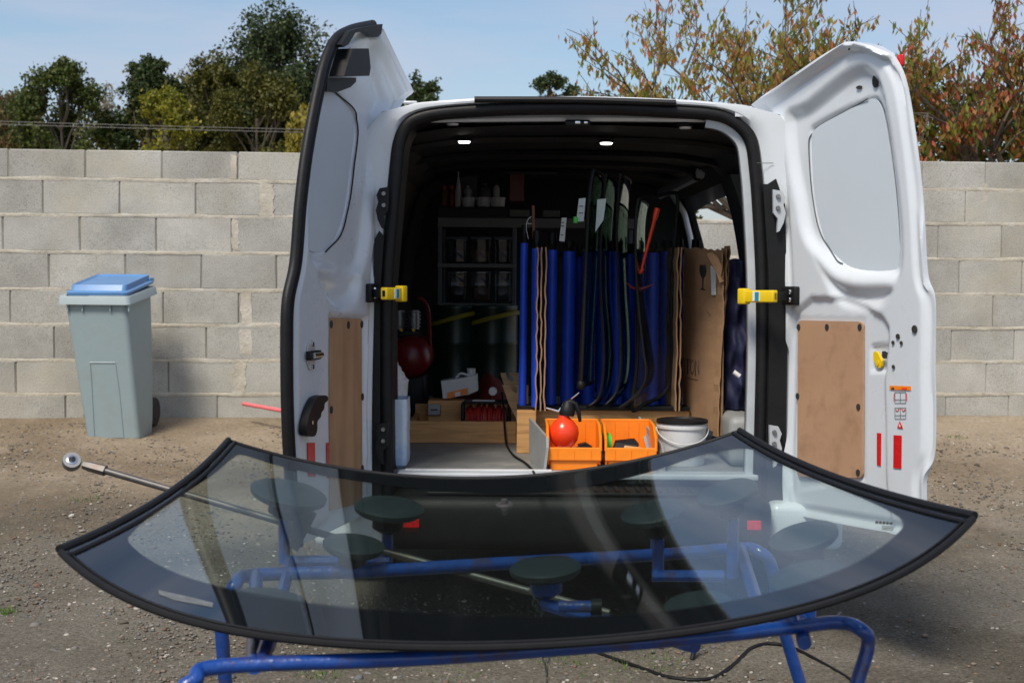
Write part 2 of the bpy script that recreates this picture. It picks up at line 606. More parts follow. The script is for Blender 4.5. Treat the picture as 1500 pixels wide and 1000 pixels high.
sand = ramp(noise(40, 9, .7), [(.3, (.26, .20, .135)), (.55, (.40, .325, .235)), (.75, (.50, .43, .33))])
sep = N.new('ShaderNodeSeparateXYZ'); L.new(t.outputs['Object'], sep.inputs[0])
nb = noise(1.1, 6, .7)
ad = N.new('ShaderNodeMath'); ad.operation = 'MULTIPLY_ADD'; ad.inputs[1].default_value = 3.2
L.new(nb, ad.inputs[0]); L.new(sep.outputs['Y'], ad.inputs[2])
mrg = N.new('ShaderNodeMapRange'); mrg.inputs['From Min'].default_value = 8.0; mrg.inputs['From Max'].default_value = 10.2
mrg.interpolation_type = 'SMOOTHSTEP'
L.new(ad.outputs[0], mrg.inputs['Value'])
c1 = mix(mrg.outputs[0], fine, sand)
mottle = ramp(noise(.55, 5, .6, .5), [(.40, (.50, .47, .42)), (.58, (1.0, 1.0, 1.0))])  # broad random patches that darken the ground colour
mu = N.new('ShaderNodeMix'); mu.data_type = 'RGBA'; mu.blend_type = 'MULTIPLY'; mu.inputs['Factor'].default_value = .8
L.new(c1, mu.inputs[6]); L.new(mottle, mu.inputs[7])
moss = ramp(noise(2.6, 8, .75), [(.60, (0, 0, 0)), (.70, (.5, .5, .5))])
c2 = mix(moss, mu.outputs[2], (.075, .085, .03))
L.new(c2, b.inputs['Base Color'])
bp = N.new('ShaderNodeBump'); bp.inputs['Strength'].default_value = .9; bp.inputs['Distance'].default_value = .012
L.new(noise(85, 8, .75), bp.inputs['Height']); L.new(bp.outputs[0], b.inputs['Normal'])
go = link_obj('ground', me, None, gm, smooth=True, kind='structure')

# loose stones of the gravel yard
def ico():
    ph = (1 + 5 ** .5) / 2
    v = np.array([(-1, ph, 0), (1, ph, 0), (-1, -ph, 0), (1, -ph, 0), (0, -1, ph), (0, 1, ph), (0, -1, -ph), (0, 1, -ph),
                  (ph, 0, -1), (ph, 0, 1), (-ph, 0, -1), (-ph, 0, 1)], float) / 1.9
    f = np.array([(0, 11, 5), (0, 5, 1), (0, 1, 7), (0, 7, 10), (0, 10, 11), (1, 5, 9), (5, 11, 4), (11, 10, 2), (10, 7, 6),
                  (7, 1, 8), (3, 9, 4), (3, 4, 2), (3, 2, 6), (3, 6, 8), (3, 8, 9), (4, 9, 5), (2, 4, 11), (6, 2, 10), (8, 6, 7), (9, 8, 1)])
    return v, f

def mesh_np(name, V, F, mats, parent=None, kind=None, smooth=False, label=None):
    me = bpy.data.meshes.new(name)
    k = F.shape[1]
    me.vertices.add(len(V)); me.vertices.foreach_set('co', V.astype(np.float32).ravel())
    me.loops.add(F.size); me.loops.foreach_set('vertex_index', F.astype(np.int32).ravel())
    me.polygons.add(len(F))
    me.polygons.foreach_set('loop_start', np.arange(0, F.size, k, dtype=np.int32))
    me.polygons.foreach_set('loop_total', np.full(len(F), k, dtype=np.int32))
    me.update(calc_edges=True)
    me.validate()
    return link_obj(name, me, parent, mats, smooth=smooth, kind=kind, label=label)

def scatter_stones(name, n, smin, smax, mats, yr=(4.2, 9.7), pw=3.0):
    v0, f0 = ico()
    y = RNG.uniform(*yr, n); x = RNG.uniform(-1, 1, n) * (.42 * y + .35)
    s = smin + (smax - smin) * RNG.random(n) ** pw
    dens = fract_noise(x, y, np.random.default_rng(3), 4, 1.5)
    keep = dens > RNG.normal(-.25, .45, n)
    keep &= ~((np.abs(x - .25) < .95) & (y > 5.9))
    x, y, s = x[keep], y[keep], s[keep]; n = len(x)
    z = ground_z(x, y)
    V = v0[None] * (1 + RNG.uniform(-.28, .28, (n, 12, 1)))
    V = V * (s[:, None, None] * np.stack([RNG.uniform(.7, 1.25, n), RNG.uniform(.7, 1.1, n), RNG.uniform(.35, .7, n)], 1)[:, None, :])
    a = RNG.uniform(0, 2 * pi, n); ca, sa = np.cos(a)[:, None], np.sin(a)[:, None]
    X = V[..., 0] * ca - V[..., 1] * sa; Y_ = V[..., 0] * sa + V[..., 1] * ca
    V = np.stack([X + x[:, None], Y_ + y[:, None], V[..., 2] + (z + s * .12)[:, None]], 2)
    F = (f0[None] + (np.arange(n) * 12)[:, None, None]).reshape(-1, 3)
    return mesh_np(name, V.reshape(-1, 3), F, mats, kind='stuff')

stone_m = island_mat('gravel_stone', [(.07, .062, .05), (.15, .13, .10), (.20, .18, .15), (.13, .135, .14), (.26, .23, .19), (.17, .10, .065), (.22, .20, .17), (.48, .45, .40)], .9, .2)
g1 = scatter_stones('gravel', 52000, .0025, .011, stone_m)
tag(g1, 'loose grey and brown gravel strewn over the yard', 'gravel')
g2 = scatter_stones('pebbles', 420, .010, .024, stone_m, pw=2.5)
tag(g2, 'larger scattered pebbles lying among the fine gravel', 'pebbles')

# grass tufts in the gravel
def blades(cx, cy, n, r, h):
    a = RNG.uniform(0, 2 * pi, n); d = r * np.sqrt(RNG.random(n))
    x = cx + d * np.cos(a); y = cy + d * np.sin(a); z = ground_z(x, y)
    hh = h * RNG.uniform(.4, 1, n); w = .0022
    th = RNG.uniform(0, 2 * pi, n); lx, ly = RNG.normal(0, .4, n) * hh, RNG.normal(0, .4, n) * hh
    p0 = np.stack([x - w * np.cos(th), y - w * np.sin(th), z], 1)
    p1 = np.stack([x + w * np.cos(th), y + w * np.sin(th), z], 1)
    p2 = np.stack([x + lx, y + ly, z + hh], 1)
    V = np.stack([p0, p1, p2], 1).reshape(-1, 3)
    return V
tufts = []
for px, py, n, r, h in ((1012, 945, 160, .035, .05), (470, 985, 120, .09, .02), (820, 958, 130, .12, .018), (560, 955, 150, .12, .018),
                        (8, 895, 90, .05, .03), (950, 965, 120, .14, .018), (655, 980, 90, .12, .018), (700, 960, 120, .1, .018), (900, 985, 80, .12, .015),
                        (1400, 700, 60, .08, .02), (120, 760, 60, .1, .02)):
    p = on_z(px, py, 0.0)
    tufts.append(blades(p.x, p.y, n, r, h))
V = np.concatenate(tufts); F = np.arange(len(V)).reshape(-1, 3)
gr = mesh_np('grass', V, F, island_mat('grass_blade', [(.05, .12, .015), (.09, .17, .03), (.14, .19, .04)], .6, .3), kind='stuff')
tag(gr, 'thin tufts of green grass sprouting through the gravel', 'grass')

# ================================================================== BLOCK WALL
WA = math.atan(.0817)
WD = Vector((cos(WA), sin(WA), 0)); WN = Vector((sin(WA), -cos(WA), 0))
WP = Vector((-3.56, 9.9, 0))
def wall_t(px):
    return (on_plane(px, 400, WP, WN) - WP).dot(WD)
def wp(t, z, d=0.0):
    return WP + WD * t + Vector((0, 0, z)) + WN * d
wall = thing('block_wall', 'long unfinished wall of grey concrete blocks behind the van and bin', 'wall', tuple(WP + WD * 3.8))
bm_ = bpy.data.materials.new('concrete_block'); bm_.use_nodes = True
N, L = bm_.node_tree.nodes, bm_.node_tree.links
b = N['Principled BSDF']; b.inputs['Roughness'].default_value = .92; b.inputs['Specular IOR Level'].default_value = .25
t = N.new('ShaderNodeTexCoord')
oi = N.new('ShaderNodeObjectInfo')
va = N.new('ShaderNodeVectorMath'); va.operation = 'ADD'
L.new(t.outputs['Object'], va.inputs[0]); L.new(oi.outputs['Location'], va.inputs[1])
def noise(scale, det=6, rough=.6, dist=0):
    n = N.new('ShaderNodeTexNoise'); n.inputs['Scale'].default_value = scale
    n.inputs['Detail'].default_value = det; n.inputs['Roughness'].default_value = rough
    L.new(va.outputs[0], n.inputs['Vector']); return n.outputs['Fac']
big = ramp(noise(2.2, 6, .6), [(.3, (.33, .32, .285)), (.5, (.42, .41, .37)), (.72, (.52, .51, .47))])
pit = ramp(noise(140, 4, .7), [(.36, (.45, .45, .45)), (.47, (1, 1, 1)), (.7, (1.12, 1.12, 1.12))])
mu = N.new('ShaderNodeMix'); mu.data_type = 'RGBA'; mu.blend_type = 'MULTIPLY'; mu.inputs['Factor'].default_value = .75
L.new(big, mu.inputs[6]); L.new(pit, mu.inputs[7])
efl = ramp(noise(3.4, 7, .7), [(.57, (0, 0, 0)), (.72, (.55, .55, .55))])
c = mix(efl, mu.outputs[2], (.55, .54, .49))
yel = ramp(noise(1.2, 5, .6), [(.5, (0, 0, 0)), (.7, (.4, .4, .4))])
c = mix(yel, c, (.45, .39, .27))
mr = N.new('ShaderNodeMapRange'); mr.inputs['To Min'].default_value = .88; mr.inputs['To Max'].default_value = 1.12
L.new(oi.outputs['Random'], mr.inputs['Value'])
vm = N.new('ShaderNodeVectorMath'); vm.operation = 'SCALE'; L.new(c, vm.inputs[0]); L.new(mr.outputs[0], vm.inputs['Scale'])
L.new(vm.outputs[0], b.inputs['Base Color'])
bp = N.new('ShaderNodeBump'); bp.inputs['Strength'].default_value = .7; bp.inputs['Distance'].default_value = .006
L.new(noise(120, 6, .7), bp.inputs['Height']); L.new(bp.outputs[0], b.inputs['Normal'])
M['block'] = bm_
M['mortar'] = mat('pale_mortar', (.47, .43, .35), .95, var=.2, vscale=9, bump=.6, bscale=60, stain=(.60, .58, .52), stain_amt=.7, stain_scale=4)
M['mortar_dark'] = mat('dark_joint', (.23, .215, .18), .95, var=.2)

TOPS = [2.181, 1.977, 1.728, 1.470, 1.212, .965, .715, .477, .235, .0]
LEFT_J = [14, 64, 5, 72, 15, 79, 22, 95, 50]
RIGHT_J = [1441, 1412, 1466, 1405, 1456, 1396, 1448, 1390, 1420]
GAP0, GAP1 = 4.50, 5.42    # the lowered stretch seen through the van's side opening (t)
MID = 4.5
def block_mesh(w, h, seed):
    rng = random.Random(seed)
    m_ = MB().rbox((0, 0, 0), (w, .2, h), .006, n=1)
    out = []
    for v in m_.v:
        out.append((v[0] + rng.uniform(-.0015, .0015), v[1] + rng.uniform(-.002, .002), v[2] + rng.uniform(-.002, .002)))
    me = bpy.data.meshes.new('block'); me.from_pydata(out, [], m_.f); me.update(); me.materials.append(M['block'])
    return me
cache = {}
def place_block(t0, t1, z0, z1):
    w = t1 - t0
    if w < .05: return
    key = (round(w, 2), round(z1 - z0, 3), random.randint(0, 2))
    if key not in cache: cache[key] = block_mesh(key[0] - .0045, z1 - z0, hash(key) % 1000)
    o = bpy.data.objects.new('block', cache[key]); COL.objects.link(o)
    o.parent = wall
    p = wp((t0 + t1) / 2, (z0 + z1) / 2, -.1 + random.uniform(-.002, .003))
    o.location = p - wall.location
    o.rotation_euler = (0, 0, WA)
    return o
T0, T1 = -2.6, 9.6
for r in range(9):
    z1 = TOPS[r] - (.007 if r else 0); z0 = TOPS[r + 1] + .007
    tl, tr = wall_t(LEFT_J[r]), wall_t(RIGHT_J[r])
    pl, pr = .5235, .478
    js = [tl + k * pl for k in range(-8, 20)]
    js = [j for j in js if T0 < j < MID - .2]
    jr = [tr + k * pr for k in range(-14, 9)]
    jr = [j for j in jr if MID + .05 < j < T1]
    edges = [js[0] - pl] + js + jr + [jr[-1] + pr]
    if r == 8:
        edges = [e for e in edges if 2.0 < e < 5.8]
    for e0, e1 in zip(edges[:-1], edges[1:]):
        if r < 2:
            if e0 < GAP1 and e1 > GAP0:
                if e0 < GAP0 - .1: place_block(e0, GAP0, z0, z1)
                if e1 > GAP1 + .1: place_block(GAP1, e1, z0, z1)
                continue
        place_block(e0, e1, z0, z1)
# mortar bed lines: irregular, squeezed slightly proud of the blocks
def mortar_bed(z, ta, tb, seed):
    rng = np.random.default_rng(seed)
    n = int((tb - ta) / .02)
    ts = np.linspace(ta, tb, n)
    w = .009 + .009 * np.abs(fract_noise(ts, ts * 0, rng, 4, 6.)) + .0015 * rng.random(n)
    w2 = .010 + .011 * np.abs(fract_noise(ts, ts * 0, rng, 4, 5.)) + .0015 * rng.random(n)
    d = .0025 + .002 * fract_noise(ts, ts * 0, rng, 3, 9.)
    rows = []
    for k, (fz, fd) in enumerate(((-1, -.03), (-1, .2), (-.4, 1), (.5, 1), (1, .2), (1, -.03))):
        rows.append([wp(ts[i], z + fz * (w[i] if fz > 0 else w2[i]), (fd * max(d[i], .0005) + .0008) if fd > 0 else -.03) for i in range(n)])
    MB().grid(rows, flip=False).build('mortar_bed', M['mortar'], wall, smooth=True, ang=60)
for r in range(1, 9):
    a, b2 = T0 - .3, T1 + .2
    if r < 2:
        mortar_bed(TOPS[r], a, GAP0, r); mortar_bed(TOPS[r], GAP1, b2, r + 20)
    else:
        mortar_bed(TOPS[r], a, b2, r)
# slab of joint mortar behind the block faces
mb = MB()
for ta, tb, z1 in ((T0 - .3, GAP0 - .004, 2.172), (GAP0 - .004, GAP1 + .004, TOPS[2] - .01), (GAP1 + .004, T1 + .2, 2.172)):
    mb.prism([wp(ta, -.05, -.007), wp(tb, -.05, -.007), wp(tb, -.05, -.188), wp(ta, -.05, -.188)], (0, 0, z1 + .05))
mb.build('joint_mortar', M['mortar_dark'], wall)
# smeared mortar repairs at wide joints
def smear(px, y0, y1, wpx, seed):
    rng = random.Random(seed)
    pts = []
    za = on_plane(px, y0, WP, WN).z; zb = on_plane(px, y1, WP, WN).z
    t0_ = wall_t(px); hw = wpx / 2 / 208
    n = 9
    for s_ in (-1, 1):
        seq = range(n) if s_ < 0 else range(n - 1, -1, -1)
        for k in seq:
            z = za + (zb - za) * k / (n - 1)
            pts.append(wp(t0_ + s_ * hw * rng.uniform(.6, 1.15), z + rng.uniform(-.01, .01), .0035))
    MB().prism(pts, -WN * .02).build('mortar_smear', M['mortar'], wall)
for i, a in enumerate(((391, 268, 318, 22), (345, 322, 366, 12), (343, 228, 262, 10), (360, 430, 520, 18), (350, 530, 576, 20), (1440, 270, 296, 8), (330, 372, 420, 8))):
    smear(*a, i)

# ================================================================== TREES
def leaf_quads(C, D, Nn, l, w):
    """C centres, D long axis, Nn normals (n,3); l, w arrays"""
    S = np.cross(D, Nn); S /= np.linalg.norm(S, axis=1, keepdims=True) + 1e-9
    a = C - D * (l / 2)[:, None]; c = C + D * (l / 2)[:, None]
    b_ = C + S * (w / 2)[:, None]; d = C - S * (w / 2)[:, None]
    V = np.stack([a, b_, c, d], 1).reshape(-1, 3)
    return V, np.arange(len(V)).reshape(-1, 4)
def unit(v): return v / (np.linalg.norm(v, axis=-1, keepdims=True) + 1e-9)

def far_tree(name, label, px, top, hw, Y, mats, seed, n=9000, zlow=4.0, leaf=.115, sparse=1., lobes=26, droop=0., clump=.42, trunk_r=.11, bark='bark', category='tree', group='trees beyond the wall'):
    rng = np.random.default_rng(seed)
    s = FPX / Y
    P = at(px, top, Y)
    x0, ztop = P.x, P.z
    R = hw / s
    base = Vector((x0, Y, float(ground_z(x0, Y))))
    tr = thing(name, label, category, base, group)
    cz = (ztop + zlow) / 2; hz = (ztop - zlow) / 2
    # crown: leaf clumps hung on limb ends through an uneven envelope
    tip = []
    for k in range(lobes):
        while True:
            p = rng.uniform(-1, 1, 3)
            if np.linalg.norm(p) < 1: break
        p = p / (np.linalg.norm(p) + 1e-6) * (np.linalg.norm(p) ** .45)
        taper = 1 - .35 * max(p[2], 0)
        tip.append((x0 + p[0] * R * taper * .9, Y + p[1] * R * taper, cz + p[2] * hz * .93))
    tip = np.array(tip)
    w_ = rng.uniform(.5, 1.3, lobes)
    idx = rng.choice(lobes, n, p=w_ / w_.sum())
    off = rng.normal(0, 1, (n, 3))
    rr = rng.random(n) ** .5
    off = unit(off) * rr[:, None] * (R * clump * rng.uniform(.7, 1.2, lobes)[idx])[:, None]
    # break each clump into twigs
    nt = lobes * 14
    tw = rng.normal(0, 1, (nt, 3)); tw = unit(tw) * (R * clump) * rng.uniform(.3, 1.05, (nt, 1))
    ti = rng.integers(0, 14, n)
    off = .35 * off + tw[idx * 14 + ti] * .8 + rng.normal(0, R * .05, (n, 3))
    C = tip[idx] + off
    if droop: C[:, 2] -= droop * rng.random(n) ** 1.5
    keep = (C[:, 2] < ztop + R * .12)
    C = C[keep]; n2 = len(C)
    D = unit(rng.normal(0, 1, (n2, 3)) + np.array([0, 0, -.6 - 3 * droop]))
    Nn = unit(rng.normal(0, 1, (n2, 3)) + np.array([-.3, -.4, .7]))
    l = leaf * rng.uniform(.6, 1.3, n2) * (1 + droop)
    V, F = leaf_quads(C, D, Nn, l, l * rng.uniform(.5, .75, n2))
    cr_ = mesh_np('crown', V - np.array(base), F, mats, parent=tr, kind=None)
    # trunk and limbs
    mb = MB()
    top_p = Vector((x0 + rng.uniform(-.2, .2) * R, Y, cz + hz * .55))
    tp = spline([base - Vector((0, 0, .1)), base + Vector((rng.uniform(-.1, .1), 0, zlow * .5)), Vector((x0 + rng.uniform(-.2, .2) * R, Y, zlow)), top_p], 4)
    mb.tube(tp, [trunk_r * (1 - .85 * i / len(tp)) for i in range(len(tp))], 7)
    for k in range(lobes):
        e = Vector(tip[k])
        h = min(max(zlow * .8, e.z - abs(rng.normal(.9, .4)) * R), top_p.z)
        f = (h - base.z) / max(.1, (top_p.z - base.z))
        st = tp[min(len(tp) - 1, max(0, int(f * (len(tp) - 1))))]
        mid = (st + e) / 2 + Vector((rng.uniform(-.15, .15), 0, -.12)) * R
        mb.tube([st, mid, e], [trunk_r * .35, trunk_r * .22, .012], 5)
        for _ in range(3):
            e2 = e + Vector(tw[k * 14 + rng.integers(0, 14)] * .8)
            mb.tube([mid.lerp(e, .6), e2], [.02, .006], 4)
    mb.build('trunk', M[bark], tr, smooth=True)
    return tr

def LM(name, cols, tr=.25): 
    M[name] = island_mat(name, cols, .55, .35, tr); return M[name]
LM('leaf_oak', [(.030, .050, .010), (.050, .078, .014), (.080, .105, .018), (.12, .14, .025)])
LM('leaf_dark', [(.020, .038, .012), (.032, .056, .016), (.052, .078, .022), (.08, .105, .03)])
LM('leaf_olive', [(.045, .052, .010), (.075, .080, .014), (.105, .105, .018), (.15, .14, .025)])
LM('leaf_yellow', [(.10, .12, .012), (.20, .20, .015), (.30, .27, .02), (.12, .15, .02)], .35)
LM('leaf_beige', [(.14, .12, .07), (.24, .20, .12), (.34, .30, .20), (.12, .13, .06)], .35)
LM('leaf_rust', [(.10, .07, .03), (.17, .10, .04), (.08, .09, .02), (.20, .14, .06)], .3)
LM('leaf_hedge', [(.03, .05, .008), (.06, .09, .012), (.12, .14, .02), (.20, .17, .02)], .3)
LM('leaf_willow', [(.25, .20, .02), (.34, .28, .04), (.16, .17, .03), (.40, .30, .06)], .35)
M['bark_pale'] = mat('pale_bark', (.22, .19, .15), .9, var=.3, vscale=6)

far_tree('autumn_tree', 'russet and olive tree at the far left edge of the photo, behind the wall', 14, 128, 52, 44, M['leaf_rust'], 1, 10000, leaf=.12)
far_tree('oak_tree', 'rounded mid green tree above the bin, standing behind the block wall', 92, 92, 66, 42, M['leaf_oak'], 2, 16000)
far_tree('bare_tree', 'thin pale half bare tree right of the rounded green tree', 158, 122, 34, 47, M['leaf_beige'], 3, 2300, leaf=.09, clump=.6, bark='bark_pale', trunk_r=.06)
far_tree('evergreen_tree', 'narrow dark green tree with a pointed top behind the yellow bush', 220, 84, 54, 43, M['leaf_dark'], 4, 15000, clump=.4)
far_tree('yellow_tree', 'small yellow green tree in front of the dark evergreen', 243, 128, 44, 39, M['leaf_yellow'], 5, 4200, leaf=.11, clump=.5)
far_tree('bare_tree', 'pale twiggy tree between the pointed dark tree and the big dark trees', 278, 92, 32, 46, M['leaf_beige'], 6, 2300, leaf=.09, clump=.6, bark='bark_pale', trunk_r=.06)
far_tree('oak_tree', 'broad olive green tree left of the tallest tree', 328, 74, 64, 43, M['leaf_olive'], 7, 20000)
far_tree('oak_tree', 'tallest dark green tree, partly behind the left rear door', 412, 8, 92, 42, M['leaf_dark'], 8, 34000, lobes=56)
far_tree('oak_tree', 'low olive tree in front of the tallest dark tree', 372, 100, 70, 40, M['leaf_olive'], 9, 19000)
far_tree('willow_tree', 'yellow weeping tree beside the edge of the left rear door', 446, 140, 27, 37, M['leaf_willow'], 10, 3200, leaf=.09, droop=.7, clump=.5)
far_tree('evergreen_tree', 'dark tree just right of the left rear door above the van roof', 618, 106, 38, 40, M['leaf_dark'], 11, 6500)
far_tree('evergreen_tree', 'dark bushy tree hidden behind the left rear door', 530, 90, 60, 45, M['leaf_oak'], 12, 7000)
far_tree('stone_pine', 'small flat topped dark pine above the middle of the van roof', 811, 109, 34, 42, M['leaf_dark'], 13, 4200, zlow=6.2, leaf=.10, lobes=14, category='pine tree')
# hedge growth along the foot of the far trees, reads as one mass
def hedge(name, label, x0, x1, Y, zt, mats, seed, n, leaf, dy=1.0, z0=.2):
    rng = np.random.default_rng(seed)
    x = rng.uniform(x0, x1, n); y = Y + rng.normal(0, dy, n)
    top = zt * (1 + .10 * fract_noise(x, x * 0, rng, 4, 1.2))
    z = z0 + (top - z0) * rng.random(n) ** .7
    C = np.stack([x, y, z], 1)
    D = unit(rng.normal(0, 1, (n, 3))); Nn = unit(rng.normal(0, 1, (n, 3)) + np.array([0, -.5, .6]))
    l = leaf * rng.uniform(.6, 1.4, n)
    V, F = leaf_quads(C, D, Nn, l, l * .6)
    o = mesh_np(name, V, F, mats, kind='stuff')
    return tag(o, label, 'hedge')
hedge('undergrowth', 'dark mixed undergrowth along the foot of the far trees', -19, 6, 46, 6.6, M['leaf_olive'], 21, 48000, .19)
hedge('thicket', 'thick green growth between the big dark trees behind the left part of the wall', -11.5, -5.5, 44.5, 7.6, M['leaf_olive'], 23, 32000, .15)
hedge('hedge', 'leafy green and yellow hedge behind the right end of the wall', 3.0, 9.5, 15.5, 3.45, M['leaf_hedge'], 22, 32000, .09, .5)

# cherry trees: real branching, drooping narrow autumn leaves
def cherry(name, label, base, dirs, seed, mats, length, depth=4, leaf=.105, lpt=9, trunk=.09, spread=.55, bare_end=0.):
    rng = random.Random(seed)
    tr = thing(name, label, 'cherry tree', base, None)
    mb = MB(); LC, LD = [], []
    def grow(p, d, ln, r, lev):
        n = 4
        pts = [p]; q = p; dd = d.copy()
        for i in range(n):
            dd = (dd + Vector((rng.uniform(-.13, .13), rng.uniform(-.13, .13), rng.uniform(-.05, .12)))).normalized()
            q = q + dd * ln / n
            pts.append(q)
        mb.tube(pts, [r * (1 - .45 * i / n) for i in range(n + 1)], 6 if lev > 1 else 4, cap=lev == 0)
        if lev <= 1:
            for i in range(1, n + 1):
                for _ in range(lpt if lev == 0 else lpt // 3):
                    if rng.random() < bare_end: continue
                    a = pts[i - 1].lerp(pts[i], rng.random())
                    LC.append(a + Vector((rng.gauss(0, .03), rng.gauss(0, .03), -.05 + rng.gauss(0, .03))))
                    LD.append(Vector((rng.gauss(0, .45), rng.gauss(0, .45), -1)).normalized())
        if lev > 0:
            kids = 3 if lev > 1 else 4
            for k in range(kids):
                i = rng.randint(1, n) if k else n
                ax = Vector((rng.gauss(0, 1), rng.gauss(0, 1), rng.gauss(0, .5))).normalized()
                nd = (dd + ax * spread + Vector((0, 0, .12))).normalized()
                grow(pts[i], nd, ln * rng.uniform(.6, .85), r * .55, lev - 1)
    b0 = Vector(base)
    fork = b0 + Vector((.05, 0, 1.6))
    mb.tube([b0 - Vector((0, 0, .1)), b0 + Vector((.03, 0, .8)), fork], [trunk * 1.3, trunk, trunk * .9], 9)
    for dx, dz, dy, ln in dirs:
        grow(fork, Vector((dx, dy, dz)).normalized(), ln * length, trunk * .55, depth)
    mb.build('trunk', M['bark'], tr, smooth=True)
    C = np.array([tuple(c - b0) for c in LC]); D = np.array([tuple(d) for d in LD]); n = len(C)
    r2 = np.random.default_rng(seed)
    Nn = unit(r2.normal(0, 1, (n, 3)))
    l = leaf * r2.uniform(.6, 1.2, n)
    V, F = leaf_quads(C, D, Nn, l, l * r2.uniform(.26, .42, n))
    mesh_np('crown', V, F, mats, parent=tr)
    return tr
LM('leaf_cherry', [(.16, .20, .03), (.24, .27, .04), (.36, .27, .06), (.46, .24, .08), (.48, .15, .07), (.26, .28, .05), (.42, .30, .10)], .4)
LM('leaf_cherry_red', [(.48, .09, .05), (.44, .15, .06), (.22, .25, .035), (.15, .20, .03), (.40, .10, .05), (.20, .25, .035)], .4)
cherry('cherry_tree', 'large autumn cherry tree with hanging brown leaves above the van roof', (2.45, 15.2, .3),
       ((-.75, .75, 0, .95), (-.35, 1, .3, 1.05), (.05, 1, -.2, 1.1), (.4, 1, .2, 1.05), (.85, .8, 0, .95), (-.9, .42, .1, .95), (-.2, 1, -.3, .8)), 31, M['leaf_cherry'], 1.05, 4, leaf=.098, lpt=3, bare_end=.1, spread=.85)
cherry('cherry_tree', 'red and green cherry tree at the right edge of the photo', (5.15, 14.4, .3),
       ((-1.0, .75, 0, .9), (-.55, 1, 0, .85), (.1, 1, .2, .9), (.6, .9, 0, .85), (-.8, .6, .1, .7), (.9, .5, 0, .7)), 35, M['leaf_cherry_red'], .92, 4, leaf=.092, lpt=3, bare_end=.2, spread=.85)

# overhead wires beyond the wall
wires = []
for k, (yl, yr) in enumerate(((156, 161), (160, 166))):
    A, B = at(-700, yl - 6, 30), at(2200, yr + 30, 30)
    pts = [A.lerp(B, i / 24) - Vector((0, 0, 0.35 * (1 - (2 * i / 24 - 1) ** 2))) for i in range(25)]
    w = MB().tube(pts, .006, 5)
    single('overhead_wire', w, M['shelfgrey'], ['upper of two thin wires strung in front of the far trees', 'lower of two thin wires strung in front of the far trees'][k], 'wire', pts[12])
poleL = at(-700, 400, 30); poleR = at(2200, 400, 30)
for P, lab in ((poleL, 'wooden pole holding the wires far to the left of the yard'), (poleR, 'wooden pole holding the wires far to the right of the yard')):
    m_ = MB().tube([(P.x, P.y + .14, 0), (P.x, P.y + .14, 7)], [.13, .09], 10)
    single('utility_pole', m_, M['bark'], lab, 'pole', (P.x, P.y + .14, 0))

# ================================================================== WHEELED BIN
BY = 9.18
bx0 = at(88, 440, BY).x; bx1 = at(198, 440, BY).x
gx0, gx1 = at(130, 640, BY + .04).x, at(211, 640, BY + .04).x
bc = (bx0 + bx1) / 2 + .005
gz = at(170, 641, BY + .04).z
bin_ = thing('wheeled_bin', 'grey wheeled bin with a blue lid standing against the block wall', 'bin', (bc, BY + .3, gz))
zr = at(150, 436, BY).z
hw0, hw1 = (gx1 - gx0) / 2, (bx1 - bx0) / 2 - .035
c0 = (gx0 + gx1) / 2
def bin_ring(f, grow=0., n=4):
    z = gz + .0 + (zr - gz) * f
    hw = hw0 + (hw1 - hw0) * f + grow
    cx = c0 + (bc - c0) * f
    ya, yb = BY + .045 * (1 - f) + .0 - grow, BY + .30 + .20 * f ** .7 + grow
    r = .035
    pts = []
    for (sx, yy, sy, a0) in ((1, yb, 1, 0), (-1, yb, 1, pi / 2), (-1, ya, -1, pi), (1, ya, -1, 3 * pi / 2)):
        for k in range(n + 1):
            a = a0 + k * pi / 2 / n
            pts.append(Vector((cx + sx * (hw - r) + r * cos(a), yy - sy * r + r * sin(a), z)))
    return pts
mb = MB()
rings = [bin_ring(f) for f in np.linspace(0, 1, 12)]
mb.grid([r + [r[0]] for r in rings])
mb.add(rings[0], [tuple(range(len(rings[0])))[::-1]])
body = mb.build('body', M['bin_grey'], bin_, smooth=True, ang=50)
# moulded relief on front and side
mb = MB()
def fr(px, py):  # point on the sloping front
    f = np.clip((at(px, py, BY).z - gz) / (zr - gz), 0, 1)
    return at(px, py, BY + .045 * (1 - f))
for path in (((137, 531), (175, 531)), ((137, 531), (139, 560), (143, 642)), ((175, 531), (181, 575), (187, 641))):
    mb.tube([fr(*p) + Vector((0, -.001, 0)) for p in path], .0045, 6)
mb.build('moulded_rib', M['bin_grey'], bin_, smooth=True)
mb = MB()
# rim frame
r1 = bin_ring(1.0, .028); r0 = bin_ring(.955, .034); rt = bin_ring(1.012, .024); ri = bin_ring(1.012, -.004); rb = bin_ring(.95, .002)
up = lambda r, k=.06: [Vector((p.x, p.y, p.z + k * (p.y - BY) / .5)) for p in r]
seq = [up(x) for x in (rb, r0, r1, rt, ri)]
mb.grid([s + [s[0]] for s in seq])
mb.build('rim', M['bin_rim'], bin_, smooth=True, ang=30)
mb = MB()
for px in (104, 126, 168, 196):
    p = at(px, 446, BY - .01); MB().box((p.x, BY + .002, zr - .062), (.008, .03, .05)).build('rim_gusset', M['bin_grey'], bin_)
